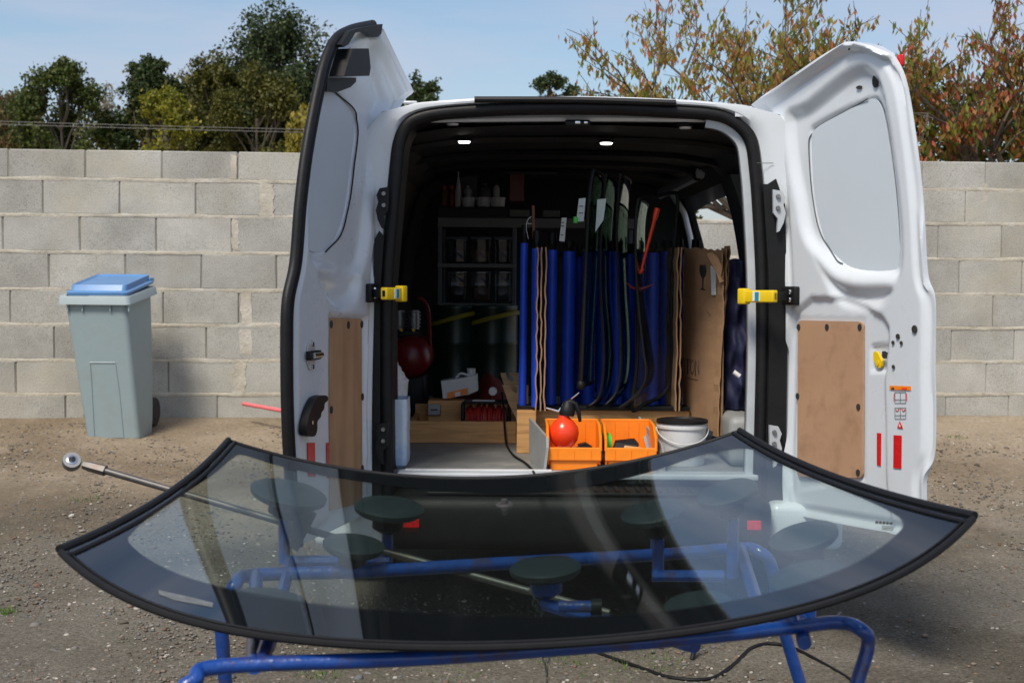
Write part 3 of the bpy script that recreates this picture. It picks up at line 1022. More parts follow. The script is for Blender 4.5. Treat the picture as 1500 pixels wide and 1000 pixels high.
# lid: domed, sloping up to the hinge at the back
def lid_pts(zoff, grow, ya, yb):
    pts = []
    hw = hw1 - .006 + grow; r = .03
    for (sx, yy, sy, a0) in ((1, yb, 1, 0), (-1, yb, 1, pi / 2), (-1, ya, -1, pi), (1, ya, -1, 3 * pi / 2)):
        for k in range(5):
            a = a0 + k * pi / 8
            x_, y_ = bc + .012 + sx * (hw - r) + r * cos(a), yy - sy * r + r * sin(a)
            pts.append(Vector((x_, y_, zr + .014 + zoff + .075 * (y_ - BY) / .5)))
    return pts
mb = MB()
seq = [lid_pts(0, .0, BY + .0, BY + .53), lid_pts(.018, .006, BY - .006, BY + .535), lid_pts(.024, .0, BY + .0, BY + .53),
       lid_pts(.028, -.016, BY + .02, BY + .51), lid_pts(.062, -.018, BY + .045, BY + .50), lid_pts(.050, -.03, BY + .065, BY + .48)]
mb.grid([s + [s[0]] for s in seq]); mb.add(seq[-1], [tuple(range(len(seq[-1])))])
mb.add(seq[0], [tuple(range(len(seq[0])))[::-1]])
mb.rbox((bc + hw1 - .02, BY + .50, zr + .115), (.05, .08, .03), .01)
mb.rbox((bc - hw1 + .03, BY + .50, zr + .115), (.05, .08, .03), .01)
mb.build('lid', M['bin_blue'], bin_, smooth=True, ang=35)
MB().tube([(bc - hw1 + .02, BY + .55, zr + .06), (bc + hw1 - .02, BY + .55, zr + .06)], .013, 10).build('handle_bar', M['bin_grey'], bin_, smooth=True)
wz = float(ground_z(bc + .2, BY + .5))
for sx in (-1, 1):
    w = MB()
    cx = bc + .01 + sx * (hw0 + .035)
    w.lathe([(.0, -.022), (.05, -.022), (.055, -.018), (.075, -.022), (.094, -.018), (.098, 0), (.094, .018), (.075, .022), (.055, .018), (.05, .022), (0, .022)], (cx, BY + .46, wz + .097), 28, ry(pi / 2))
    w.build('wheel', M['tyre'], bin_, smooth=True, ang=30)
MB().tube([(bc - hw0 - .06, BY + .46, wz + .097), (bc + hw0 + .06, BY + .46, wz + .097)], .01, 8).build('axle', M['steel'], bin_, smooth=True)
MB().rbox((bc, BY + .40, wz + .12), (hw0 * 1.5, .14, .14), .02).build('axle_housing', M['bin_grey'], bin_, smooth=True)

bin_.rotation_euler = (0, 0, -radians(5))

# pink tube lying at the wall foot
A, B = at(356, 591, 9.72), at(440, 606, 9.45)
mb = MB().tube([A, A.lerp(B, .5), B], .014, 12, cap=False)
mb.tube([A, A.lerp(B, .5), B], .011, 12, cap=False)
A.z = max(A.z, .02)
single('plastic_tube', mb, M['pink'], 'pink plastic tube lying at the foot of the wall left of the van', 'tube', B, smooth=True)

# ================================================================== VAN
VX, VY = .247, 5.25
van = thing('van', 'white panel van seen from behind with both rear doors swung wide open', 'van', (VX, 7.6, 0))
SECT = [(.94, .33), (.98, .42), (.99, .62), (.99, .85), (.975, 1.1), (.94, 1.35), (.90, 1.55), (.845, 1.74), (.795, 1.86), (.73, 1.932), (.60, 1.966), (.40, 1.982), (.2, 1.99), (0, 1.993)]
def sect_ring(sx=1., ztop=1.993, zb=.33):
    pts = []
    for (dx, z) in SECT: pts.append((dx * sx, zb + (z - zb) * (ztop - zb) / (1.993 - zb)))
    return pts + [(-x, z) for x, z in pts[-2::-1]]
YS = [5.25, 5.6, 6.0, 6.3, 6.65, 7.1, 7.6, 8.1, 8.5, 8.8]
TOPZ = [1.993, 1.997, 2.0, 2.0, 2.0, 2.0, 2.0, 1.99, 1.96, 1.88]
SXX = [1, 1, 1, 1, 1, 1, 1, 1, .99, .97]
HOLE_Y = (6.6, 8.5); HOLE_Z = (.60, 1.80)
mb = MB()
rings = []
for Y, tz, sx in zip(YS, TOPZ, SXX):
    rings.append([Vector((VX + x, Y, z)) for x, z in sect_ring(sx, tz)])
nS = len(rings[0])
base_i = 0
mb.v = [tuple(p) for r in rings for p in r]
for i in range(len(YS) - 1):
    for j in range(nS - 1):
        # right hand side opening (sliding door slid back)
        ym = (YS[i] + YS[i + 1]) / 2
        zm = (SECT[j][1] + SECT[j + 1][1]) / 2 if j < len(SECT) - 1 else 9
        if j < len(SECT) - 1 and HOLE_Y[0] < ym < HOLE_Y[1] and HOLE_Z[0] < zm < HOLE_Z[1]: continue
        mb.f.append((i * nS + j, i * nS + j + 1, (i + 1) * nS + j + 1, (i + 1) * nS + j)); mb.m.append(0)
# bonnet and nose
nose = [(8.8, 1.88, .97), (9.15, 1.55, .96), (9.4, 1.28, .95), (9.65, 1.18, .92), (9.85, 1.02, .88), (9.93, .8, .84)]
prev = rings[-1]
for (Y, tz, sx) in nose[1:]:
    cur = [Vector((VX + x, Y, z)) for x, z in sect_ring(sx, tz)]
    mb.grid([prev, cur]); prev = cur
mb.add(prev, [tuple(range(nS))[::-1]])
body = mb.build('body', M['white'], van, smooth=True, ang=35)
# windscreen and cab side windows
mb = MB(); zz = 1.57
mb.prism([(VX - .66, 9.13, 1.60), (VX + .66, 9.13, 1.60), (VX + .60, 8.84, 1.86), (VX - .60, 8.84, 1.86)], (0, .02, .02))
mb.build('windscreen', M['rubber'], van)
mb = MB().prism([(VX - .955, 8.0, 1.2), (VX - .93, 9.0, 1.2), (VX - .88, 8.85, 1.62), (VX - .875, 8.0, 1.72)], (-.012, 0, 0))
mb.build('side_window', M['rubber'], van)

# rear face ring around the opening
OUTL = [(560, 748), (558, 600), (558, 430), (564, 343), (572, 250), (577, 208), (589, 180), (608, 166), (642, 158), (700, 153), (775, 150), (850, 149.5), (925, 151), (985, 154.5),
        (1038, 158), (1070, 166), (1095, 184), (1109, 208), (1115, 250), (1119, 300), (1124, 400), (1125, 500), (1123, 600), (1119, 748)]
opening = [at(x, y, VY) for x, y in spline([Vector((a, b_, 0)) for a, b_ in OUTL], 4) and [(p.x, p.y) for p in spline([Vector((a, b_, 0)) for a, b_ in OUTL], 4)]]
for p in opening[:3] + opening[-3:]: pass
oc = Vector((VX, VY, 1.1))
outer_poly = [(VX + x, z) for x, z in sect_ring()]
def ray_outer(p):
    d = Vector((p.x - oc.x, p.z - oc.z)); best = None
    pl = outer_poly + [outer_poly[0]]
    for (a, b_) in zip(pl[:-1], pl[1:]):
        ax, az, bx, bz = a[0] - oc.x, a[1] - oc.z, b_[0] - oc.x, b_[1] - oc.z
        ex, ez = bx - ax, bz - az
        den = d.x * ez - d.y * ex
        if abs(den) < 1e-9: continue
        tt = (ax * ez - az * ex) / den; uu = (ax * d.y - az * d.x) / den
        if tt > 0 and -1e-6 <= uu <= 1 + 1e-6 and (best is None or tt < best): best = tt
    return Vector((oc.x + d.x * best, VY, oc.z + d.y * best))
def ring_at(f, dy):
    return [p.lerp(ray_outer(p), f) + Vector((0, dy, 0)) for p in opening]
mb = MB().grid([ring_at(1., .0), ring_at(.96, -.012), ring_at(.6, -.016), ring_at(.25, -.014), ring_at(.05, 0), ring_at(0, .03)])
mb.build('rear_frame', M['white'], van, smooth=True, ang=40)
# inner jamb in pale primer
def inset(ring, k, dy):
    out = []
    n = len(ring)
    for i, p in enumerate(ring):
        t = ring[min(i + 1, n - 1)] - ring[max(i - 1, 0)]
        nrm = Vector((t.z, 0, -t.x)).normalized()
        out.append(p + nrm * k + Vector((0, dy, 0)))
    return out
nj = int(len(opening) * .62)
J = [inset(opening, 0, .03), inset(opening, .038, .022), inset(opening, .068, .03), inset(opening, .069, .05)]
MB().grid([r[nj - 1:] for r in J]).build('jamb', M['galv'], van, smooth=True, ang=40)
J = [inset(opening, .069, .05), inset(opening, .062, .10), inset(opening, .055, .16)]
MB().grid([r[nj - 1:] for r in J]).build('jamb_trim', M['lining_grey'], van, smooth=True, ang=40)
J = [inset(opening, 0, .03), inset(opening, .03, .03), inset(opening, .035, .034), inset(opening, .038, .10), inset(opening, .05, .16)]
MB().grid([r[:nj] for r in J]).build('jamb_cover', M['rubber'], van, smooth=True, ang=40)
seal_path = inset(opening, .018, .005)
MB().tube(seal_path, .021, 10, flat=.75).build('opening_seal', M['rubber'], van, smooth=True)
MB().tube(inset(opening, .038, .016), .004, 6).build('seal_lip', M['plastic'], van, smooth=True)
# small fixing holes down the right jamb
for (px, py, w, h) in ((1097, 215, 2.4, 5), (1099, 250, 2, 4), (1100, 268, 2, 5), (1101, 310, 2, 3), (1107, 362, 3, 7), (1109, 470, 2.5, 6), (1104, 535, 2.2, 5), (1103, 560, 2.5, 6)):
    p = at(px, py, VY + .03)
    MB().rbox(p, (w / 397, .006, h / 397), .002, n=2).build('fixing_hole', M['ink'], van, smooth=True)
# panel seam, sticker and drip rail details on the white frame
a, b_ = at(1109, 239, VY - .02), at(1133, 239, VY - .02)
MB().tube([a, b_], .0012, 4).build('panel_seam', M['lining_grey'], van)
p = at(1088, 165, VY - .01)
MB().box(p, (.056, .004, .03)).build('frame_plate', M['white'], van)
A, B = at(695, 146, VY - .02), at(990, 151, VY - .02)
mb = MB()
mid = at(842, 146.5, VY - .02)
mb.tube(spline([A, mid, B], 8), .0115, 8)
mb.build('roof_strip', M['rubber'], van, smooth=True)
for x0_, y0_, x1_, y1_ in ((592, 150, 612, 152), (1052, 156, 1100, 161)):
    MB().rbox(at((x0_ + x1_) / 2, (y0_ + y1_) / 2 + 1, VY + .03), ((x1_ - x0_) / 397, .08, .012), .005).build('roof_ditch_cover', M['white'], van, smooth=True)
# black hinge recesses beside the opening, with the white hinge arms
def hinge_side(sgn):
    X = VX + sgn * .755
    mb = MB()
    if sgn < 0: pp_ = [(548, 352), (556, 338), (563, 346), (557, 430), (557, 600), (559, 748), (543, 748), (543, 600), (547, 450)]
    else: pp_ = [(1117, 270), (1124, 270), (1136, 262), (1149, 300), (1153, 460), (1151, 600), (1149, 752), (1120, 752), (1124, 600), (1126, 500), (1125, 400)]
    mb.prism([at(x, y, VY - .018) for x, y in pp_], (0, -.012, 0))
    mb.build('hinge_channel', M['plastic'], van)
    for z in (1.60, .74):
        mb = MB()
        prof = [(-.025, .055), (.012, .05), (.026, .025), (.018, 0), (.028, -.03), (.02, -.065), (.004, -.095), (-.006, -.10), (-.004, -.05), (-.022, -.03)]
        mb.prism([Vector((X - sgn * .034 + sgn * x * .9, VY - .058, z + zz)) for x, zz in prof], (0, .022, 0))
        h = mb.build('hinge', M['galv'] if sgn > 0 else M['plastic'], van)
        for dz in (.03, -.012):
            m2 = MB().lathe([(0, .008), (.007, .008), (.009, 0)], (X - sgn * .038, VY - .060, z + dz), 12, rx(pi / 2))
            m2.build('bolt', M['steel'], h, smooth=True)
for sg in (-1, 1): hinge_side(sg)

# interior lining (dark), ceiling, floor
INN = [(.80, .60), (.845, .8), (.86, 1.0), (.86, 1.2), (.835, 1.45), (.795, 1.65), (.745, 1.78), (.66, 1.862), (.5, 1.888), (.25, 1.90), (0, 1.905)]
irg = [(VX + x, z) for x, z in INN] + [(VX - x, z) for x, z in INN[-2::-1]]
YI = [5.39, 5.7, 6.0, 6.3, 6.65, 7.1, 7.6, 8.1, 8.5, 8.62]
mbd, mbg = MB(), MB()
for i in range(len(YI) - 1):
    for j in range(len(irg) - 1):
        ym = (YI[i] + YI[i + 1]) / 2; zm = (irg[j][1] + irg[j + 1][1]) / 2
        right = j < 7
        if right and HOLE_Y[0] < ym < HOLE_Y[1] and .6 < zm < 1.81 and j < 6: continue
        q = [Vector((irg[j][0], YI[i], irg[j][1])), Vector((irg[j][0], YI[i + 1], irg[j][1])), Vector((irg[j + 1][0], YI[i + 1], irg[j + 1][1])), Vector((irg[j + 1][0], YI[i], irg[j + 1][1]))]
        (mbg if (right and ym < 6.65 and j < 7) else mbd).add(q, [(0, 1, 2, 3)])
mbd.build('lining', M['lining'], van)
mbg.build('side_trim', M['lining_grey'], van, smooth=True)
# raised pillar mouldings on the right inner side
def inner_x(z, k=0.):
    zs = [p[1] for p in INN]; xs = [p[0] for p in INN]
    return VX + float(np.interp(z, zs, xs)) - k
def inner_strip(name, y0, y1, z0, z1, k, m_):
    zs = np.linspace(z0, z1, 14)
    rows = []
    for (yy, kk) in ((y0, 0), (y0 + .03, k), (y1 - .03, k), (y1, 0)):
        rows.append([Vector((inner_x(z, kk), yy, z)) for z in zs])
    MB().grid(rows, flip=True).build(name, m_, van, smooth=True, ang=50)
inner_strip('pillar_trim', 5.42, 5.56, .62, 1.85, .02, M['lining_grey'])
inner_strip('pillar_trim', 6.18, 6.55, .62, 1.78, .05, M['lining_grey'])
inner_strip('wheel_box', 5.60, 6.6, .61, .84, .12, M['lining_grey'])
MB().tube([Vector((inner_x(z, .01), 5.93 - .25 * (1.7 - z) ** 2, z)) for z in np.linspace(1.05, 1.72, 12)], .004, 6).build('trim_groove', M['rubber'], van, smooth=True)
MB().rbox((inner_x(1.30, .055), 6.30, 1.30), (.006, .11, .018), .002, rx(.25)).build('trim_sticker', M['paper'], van)
# frame round the side opening and what stands outside it
mb = MB()
mb.tube([Vector((inner_x(z, -.02), 6.62, z)) for z in np.linspace(.6, 1.80, 10)], .022, 8)
mb.build('side_door_post', M['rubber'], van, smooth=True)
mb = MB().tube([Vector((inner_x(z, .02), 8.42 - .1 * (z - 1), z)) for z in np.linspace(.6, 1.84, 10)], .018, 8)
mb.build('side_door_pillar', M['white'], van, smooth=True)
A, B = at(968, 284, 8.0), at(1026, 254, 6.95)
mb = MB().tube([A, B], .024, 8, flat=1.3)
mb.build('door_stay', M['white'], van, smooth=True)
MB().tube([B + Vector((.0, 0, .02)), B + Vector((-.02, 0, .035)), B + Vector((-.035, 0, .0)), B + Vector((-.025, 0, -.03)), B + Vector((0, 0, -.03))], .007, 8).build('stay_hook', M['plastic'], van, smooth=True)
# bulkhead, ceiling ribs, headliner
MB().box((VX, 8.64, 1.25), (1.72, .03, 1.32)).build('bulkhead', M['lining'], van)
for yy in (5.85, 6.5, 7.1, 7.7):
    mb = MB()
    xs = np.linspace(-.70, .70, 15)
    rows = []
    for (dy, dz) in ((-.05, .0), (-.035, -.018), (.035, -.018), (.05, 0)):
        rows.append([Vector((VX + x, yy + dy, 1.90 - .05 * abs(x / .7) ** 4 + dz - .004)) for x in xs])
    mb.grid(rows).build('ceiling_rib', M['lining'], van, smooth=True)
mb = MB()
rows = []
for k_, yy in ((0, 5.34), (4, 5.335), (9, 5.345), (11, 5.42)):
    rows.append([at(x, 168.5 + 5.5 * ((x - 845) / 215) ** 2 + k_ * (1 - .45 * abs((x - 845) / 240) ** 2), yy) for x in np.linspace(625, 1060, 25)])
mb.grid(rows, flip=True).build('header_panel', M['white'], van, smooth=True)
# header latch
hc = at(846, 181, 5.325)
mb = MB().rbox(hc, (.095, .03, .026), .008)
lt = mb.build('header_latch', M['plastic'], van, smooth=True)
MB().rbox(hc + Vector((.0, -.016, .002)), (.02, .006, .012), .002).build('striker', M['chrome'], lt, smooth=True)
MB().rbox(hc + Vector((.03, -.016, .002)), (.014, .006, .010), .002).build('striker', M['chrome'], lt, smooth=True)
# interior lamps, lit
for (px, py, Y, w) in ((680, 207.5, 5.74, .050), (888, 209.5, 5.74, .050), (663, 181.5, 5.385, .050), (1004, 186.5, 5.385, .050)):
    p = at(px, py, Y)
    base_ = MB().lathe([(0, .012), (w * .62, .012), (w * .66, .004), (w * .6, 0)], (p.x, p.y, p.z), 20).build('interior_lamp', M['plastic'], van, smooth=True)
    big_ = Y > 5.5
    MB().lathe([(0, -.006), (w * .42, -.005), (w * .5, .002), (w * .5, .006)], (p.x, p.y, p.z - .001), 20).build('lamp_lens', M['lamp'] if big_ else M['white_plastic'], base_, smooth=True)

# load floor, sill plate
mb = MB().box((VX, 6.98, .59), (1.66, 3.3, .02)); mb.build('cargo_floor', M['floor'], van)
MB().rbox((VX, 5.285, .594), (1.34, .10, .022), .006).build('sill_plate', M['galv'], van, smooth=True)
MB().rbox((at(560, 690, 5.3).x + .36, 5.30, .608), (.55, .03, .006), .002).build('sill_strip', M['white_plastic'], van)
# bumper with ribbed step
mb = MB()
mb.rbox((VX, 5.16, .45), (1.38, .26, .20), .05)
for sg in (-1, 1):
    MB().rbox((VX + sg * .83, 5.20, .43), (.27, .14, .17), .03).build('bumper_corner', M['white'], van, smooth=True)
bmp = mb.build('bumper', M['plastic'], van, smooth=True)
MB().rbox((VX, 5.14, .556), (1.1, .16, .014), .005).build('step_pad', M['plastic'], bmp, smooth=True)
for k in range(28):
    MB().box((VX - .52 + k * .0385, 5.12, .566), (.012, .11, .008)).build('step_rib', M['plastic'], bmp)
for sg in (-1, 1):
    MB().rbox((VX + sg * .62, 5.030, .455), (.095 if sg < 0 else .05, .012, .034), .003).build('bumper_reflector', M['red'], bmp)
    MB().rbox((VX + sg * .885, 5.222, .88), (.13, .05, .50), .02).build('tail_light', M['red'], van, smooth=True)
MB().box((VX, 7.2, .36), (1.7, 3.9, .04)).build('underbody', M['rubber'], van)
MB().tube([(VX - .8, 6.3, .30), (VX + .8, 6.3, .30)], .05, 10).build('rear_axle', M['rubber'], van, smooth=True)
for sx in (-1, 1):
    for Y in (6.3, 9.15):
        g = max(float(ground_z(VX + sx * .86, Y)), 0)
        c = (VX + sx * .87, Y, .325 + g * .6)
        w = MB().lathe([(.19, -.10), (.24, -.108), (.30, -.105), (.322, -.085), (.325, 0), (.322, .085), (.30, .105), (.24, .108), (.19, .10)], c, 32, ry(pi / 2)).build('wheel', M['tyre'], van, smooth=True)
        MB().lathe([(0, .04 * sx), (.06, .05 * sx), (.16, .07 * sx), (.195, .09 * sx), (.195, -.08 * sx)], c, 24, ry(pi / 2)).build('rim', M['steel'], w, smooth=True)

# ------------------------------------------------------------------ rear doors
def sdf_poly(S, Z, poly):
    """signed distance, negative inside"""
    P = np.array(poly); n = len(P)
    d = np.full(S.shape, 1e9); inside = np.zeros(S.shape, bool)
    for i in range(n):
        ax, ay = P[i]; bx, by = P[(i + 1) % n]
        ex, ey = bx - ax, by - ay
        wx, wy = S - ax, Z - ay
        tt = np.clip((wx * ex + wy * ey) / (ex * ex + ey * ey + 1e-12), 0, 1)
        dd = (wx - ex * tt) ** 2 + (wy - ey * tt) ** 2
        d = np.minimum(d, dd)
        c = ((ay > Z) != (by > Z)) & (S < (bx - ax) * (Z - ay) / (by - ay + 1e-12) + ax)
        inside ^= c
    d = np.sqrt(d)
    return np.where(inside, -d, d)

class Door:
    def __init__(self, H, u, n, hinge, top, outer, bottom, feats, name_label, off=.0):
        self.H, self.u, self.n = Vector(H), Vector(u).normalized(), Vector(n).normalized()
        self.feats = []
        for (pl, depth, sl) in feats:
            pts = spline([Vector((a, b_, 0)) for a, b_ in pl], 4, closed=True) if len(pl) > 4 else [Vector((a, b_, 0)) for a, b_ in pl]
            self.feats.append(([self.sz(p.x, p.y) for p in pts], depth, sl))
        def crv(pts, n_, smooth=True):
            q = [Vector((*self.sz(*p), 0)) for p in pts]
            q = spline(q, 6) if smooth else q
            L_ = [0]
            for a, b_ in zip(q[:-1], q[1:]): L_.append(L_[-1] + (b_ - a).length)
            tt = np.linspace(0, L_[-1], n_)
            return np.stack([np.interp(tt, L_, [p.x for p in q]), np.interp(tt, L_, [p.y for p in q])], 1)
        NU, NV = 84, 170
        Hc, Oc = crv(hinge, NV), crv(outer, NV)
        Tc, Bc = crv(top, NU, False), crv(bottom, NU)
        Tc[0], Tc[-1], Bc[0], Bc[-1] = Hc[-1], Oc[-1], Hc[0], Oc[0]
        U = np.linspace(0, 1, NU)[None, :, None]; V_ = np.linspace(0, 1, NV)[:, None, None]
        G = ((1 - U) * Hc[:, None] + U * Oc[:, None] + (1 - V_) * Bc[None] + V_ * Tc[None]
             - ((1 - U) * (1 - V_) * Hc[0] + U * (1 - V_) * Oc[0] + (1 - U) * V_ * Hc[-1] + U * V_ * Oc[-1]))
        self.S, self.Z = G[..., 0], G[..., 1]
        self.outl = np.concatenate([Bc, Oc[1:], Tc[::-1][1:], Hc[::-1][1:-1]])
        self.Hc, self.Oc, self.Tc, self.Bc = Hc, Oc, Tc, Bc
    def sz(self, px, py):
        p = on_plane(px, py, self.H, self.n)
        return ((p - self.H).dot(self.u), p.z)
    def disp(self, S, Z):
        S = np.asarray(S, float); Z = np.asarray(Z, float)
        d = -sdf_poly(S, Z, self.outl)
        D = .012 * (1 - sstep(0, .012, d)) * 0 - .010 * sstep(.012, .02, d) * (1 - sstep(.03, .05, d))
        for (pl, depth, sl) in self.feats:
            D = D + depth * (1 - sstep(-sl, sl * .15, sdf_poly(S, Z, pl)))
        return D
    def P(self, s, z, k=0.):
        return self.H + self.u * float(s) + self.n * float(k) + Vector((0, 0, float(z) - self.H.z))
    def on(self, px, py, k=0.):
        s, z = self.sz(px, py)
        return self.P(s, z, float(self.disp(np.array([s]), np.array([z]))[0]) + k)
    def quad(self, pts, k=.003, th=.002):
        q = [self.on(a, b_, 0) for a, b_ in pts]
        m_ = sum(((p - self.H).dot(self.n) for p in q)) / len(q)
        q = [p + self.n * (m_ - (p - self.H).dot(self.n) + k) for p in q]
        return MB().prism(q, self.n * th)
    def build(self, label, thick=.05):
        D = self.disp(self.S, self.Z)
        nr, nc = self.S.shape
        root = thing('rear_door', None, None, self.H)
        root.parent = van; root.location = self.H - van.location
        root['label'] = label
        if 'category' in root: del root['category']
        rows = [[self.P(self.S[i, j], self.Z[i, j], D[i, j]) for j in range(nc)] for i in range(nr)]
        # flange: edges roll away from the inner sheet to the outer skin
        mb = MB()
        flipn = (self.u.cross(Vector((0, 0, 1)))).dot(self.n) < 0
        mb.grid(rows, flip=flipn)
        out = []
        for i in range(nr):
            r = []
            for j in range(nc):
                v = i / (nr - 1); uu = j / (nc - 1)
                bow = thick * (1 - .62 * uu ** 2) + .03 * sin(pi * uu) * (0.6 + .4 * sin(pi * v))
                r.append(self.P(self.S[i, j], self.Z[i, j], -bow))
            out.append(r)
        o2 = [r[::3] + ([r[-1]] if (nc - 1) % 3 else []) for r in out[::5]]
        mb.grid(out, flip=not flipn)
        def edge(a, b_, f):
            m = [x.lerp(y, .5) for x, y in zip(a, b_)]
            mb.grid([a, m, b_], flip=f)
        edge(rows[0], out[0], flipn is False); edge(rows[-1], out[-1], flipn)
        edge([r[0] for r in rows], [r[0] for r in out], flipn); edge([r[-1] for r in rows], [r[-1] for r in out], not flipn)
        mb.build('door_shell', M['white'], root, smooth=True, ang=55)
        self.root = root
        return root

tl = radians(26); HR = Vector((at(1147, 450, VY).x, VY - .03, 1.2))
RD = Door(HR, (sin(tl), -cos(tl), 0), (-cos(tl), -sin(tl), 0),
    hinge=[(1148, 752), (1146, 700), (1149, 600), (1151, 460), (1147, 350), (1139, 250), (1128, 190), (1108, 152)],
    top=[(1108, 152), (1150, 127), (1200, 92), (1244, 62), (1262, 62), (1282, 67), (1302, 77)],
    outer=[(1346, 788), (1351, 740), (1352, 700), (1363, 668), (1365, 610), (1364, 540), (1364, 440), (1353, 400), (1347, 300), (1336, 200), (1321, 115), (1302, 77)],
    bottom=[(1148, 752), (1250, 772), (1346, 788)],
    feats=[
        # rain lip along the sloping top
        ([(1104, 150), (1244, 56), (1300, 72), (1296, 90), (1244, 82), (1128, 158)], .034, .030),
        # big upper well
        ([(1150, 165), (1180, 148), (1245, 98), (1278, 100), (1296, 140), (1312, 240), (1322, 340), (1318, 405), (1292, 412), (1236, 408), (1204, 385), (1176, 350), (1163, 290), (1152, 230)], -.030, .045),
        ([(1176, 200), (1188, 178), (1262, 143), (1282, 150), (1294, 205), (1305, 300), (1307, 380), (1294, 398), (1245, 396), (1216, 378), (1193, 345), (1180, 280)], -.014, .016),
        # pressed pocket under the window blank
        ([(1190, 372), (1214, 404), (1250, 418), (1306, 420), (1296, 446), (1270, 455), (1236, 452), (1220, 440), (1208, 412)], -.030, .05),
        # long well that carries the board
        ([(1160, 456), (1292, 462), (1296, 560), (1298, 700), (1296, 790), (1160, 750)], -.016, .014),
        ([(1163, 464), (1262, 466), (1263, 703), (1163, 720)], -.004, .006),
        # pull recess
        ([(1270, 504), (1297, 504), (1297, 546), (1270, 546)], -.010, .008),
        # outer flange steps away
        ([(1330, 60), (1345, 200), (1356, 300), (1372, 420), (1374, 820), (1352, 820), (1353, 420), (1338, 300), (1326, 190), (1306, 80)], -.016, .03),
    ], name_label='')
rd = RD.build('right rear door with a brown board screwed to its inner side')

tl2 = radians(15.5); HL = Vector((at(549, 450, VY).x, VY - .03, 1.2))
LD = Door(HL, (-sin(tl2), -cos(tl2), 0), (cos(tl2), -sin(tl2), 0),
    hinge=[(545, 748), (545, 686), (545, 584), (548, 448), (550, 397), (557, 343), (564, 248), (573, 185), (597, 139)],
    top=[(597, 139), (572, 86), (548, 36), (530, 40), (513, 48), (494, 64)],
    outer=[(433, 800), (430, 700), (426, 600), (426, 500), (428, 440), (440, 385), (446, 300), (456, 220), (470, 140), (480, 92), (494, 64)],
    bottom=[(545, 748), (490, 775), (433, 800)],
    feats=[
        ([(548, 28), (604, 142), (582, 146), (541, 56)], .034, .030),
        ([(492, 90), (540, 55), (560, 110), (572, 150), (558, 190), (548, 300), (538, 380), (520, 410), (480, 400), (458, 385), (452, 320), (462, 220), (476, 140)], -.032, .05),
        ([(478, 130), (505, 134), (530, 162), (535, 190), (522, 300), (509, 345), (487, 369), (463, 366), (456, 300), (463, 220)], -.014, .014),
        ([(466, 395), (500, 392), (528, 400), (524, 440), (500, 456), (480, 440)], -.030, .05),
        ([(482, 458), (540, 462), (538, 740), (482, 765)], -.016, .014),
        ([(430, 100), (462, 140), (444, 240), (434, 350), (420, 430), (418, 800), (436, 800), (438, 440), (452, 340), (464, 200), (484, 120)], -.010, .02),
    ], name_label='')
ld = LD.build('left rear door with a plywood board and black rubber seal along its edge')

def px_poly(D, pts, k, th, name, m_, parent, dense=4, closed_spline=True):
    q = spline([Vector((a, b_, 0)) for a, b_ in pts], dense, closed=True) if closed_spline else [Vector((a, b_, 0)) for a, b_ in pts]
    mb = D.quad([(p.x, p.y) for p in q], k, th)
    return mb.build(name, m_, parent)
def rr_px(x0, y0, x1, y1, r, skew=(0, 0)):
    """rounded rectangle in photo pixels; skew = y shift at right, x shift at bottom"""
    pts = []
    for (cx, cy, a0) in ((x1 - r, y1 - r, 0), (x0 + r, y1 - r, 90), (x0 + r, y0 + r, 180), (x1 - r, y0 + r, 270)):
        for k in range(4):
            a = radians(a0 + 30 * k)
            x = cx + r * cos(a); y = cy + r * sin(a)
            f = (x - x0) / (x1 - x0); g = (y - y0) / (y1 - y0)
            pts.append((x + skew[1] * g, y + skew[0] * f))
    return pts
# ---- right door fittings
WIN_R = [(1178, 203), (1181, 192), (1192, 182), (1225, 164), (1262, 145), (1276, 149), (1286, 180), (1298, 260), (1305, 340), (1305, 385), (1296, 397), (1262, 397), (1235, 393), (1216, 378), (1196, 345), (1182, 285)]
px_poly(RD, WIN_R, .001, .003, 'window_blank', M['panel'], rd)
def line_on(D, pts, r, name, m_, parent, k=.002, n=6, dense=6):
    q = [D.on(p.x, p.y, k) for p in spline([Vector((a, b_, 0)) for a, b_ in pts], dense)]
    return MB().tube(q, r, 6).build(name, m_, parent, smooth=True)
def flat_line(D, pts, r, name, m_, parent, dense=6, k=.005):
    """a line lying in one plane of the door, at the level of the blank"""
    q = spline([Vector((a, b_, 0)) for a, b_ in pts], dense)
    ks = sum(float(D.disp(np.array([D.sz(p.x, p.y)[0]]), np.array([D.sz(p.x, p.y)[1]]))[0]) for p in q) / len(q)
    return MB().tube([D.P(*D.sz(p.x, p.y), D.disp(*[np.array([v]) for v in D.sz(p.x, p.y)])[0] + k) for p in q], r, 6).build(name, m_, parent, smooth=True)
flat_line(RD, [(1262, 144), (1225, 163), (1192, 181), (1180, 192), (1176, 215), (1181, 285), (1193, 342), (1216, 378), (1226, 386)], .0022, 'gap_shade_line', M['lining_grey'], rd)  # dark line laid in for the shaded gap beside the blank
BOARD_R = rr_px(1166, 469, 1261, 698, 6, (2, -1))
px_poly(RD, BOARD_R, .003, .009, 'board', M['hardboard'], rd, closed_spline=False)
def disc_on(D, px, py, rx_, rz_, name, m_, parent, k=.002, th=.003, n=16):
    c = D.on(px, py, 0)
    pts = [c + D.u * (rx_ * cos(2 * pi * i / n)) + Vector((0, 0, rz_ * sin(2 * pi * i / n))) + D.n * k for i in range(n)]
    return MB().prism(pts, D.n * th).build(name, m_, parent)
for (px, py) in ((1167.5, 479), (1209, 479), (1257, 479), (1166, 580), (1255, 596), (1254.5, 692)):
    disc_on(RD, px, py, .0095, .0115, 'screw', M['ink'], rd, k=.011, th=.004)
disc_on(RD, 1274.5, 117.5, .016, .024, 'grommet', M['rubber'], rd, k=.003)
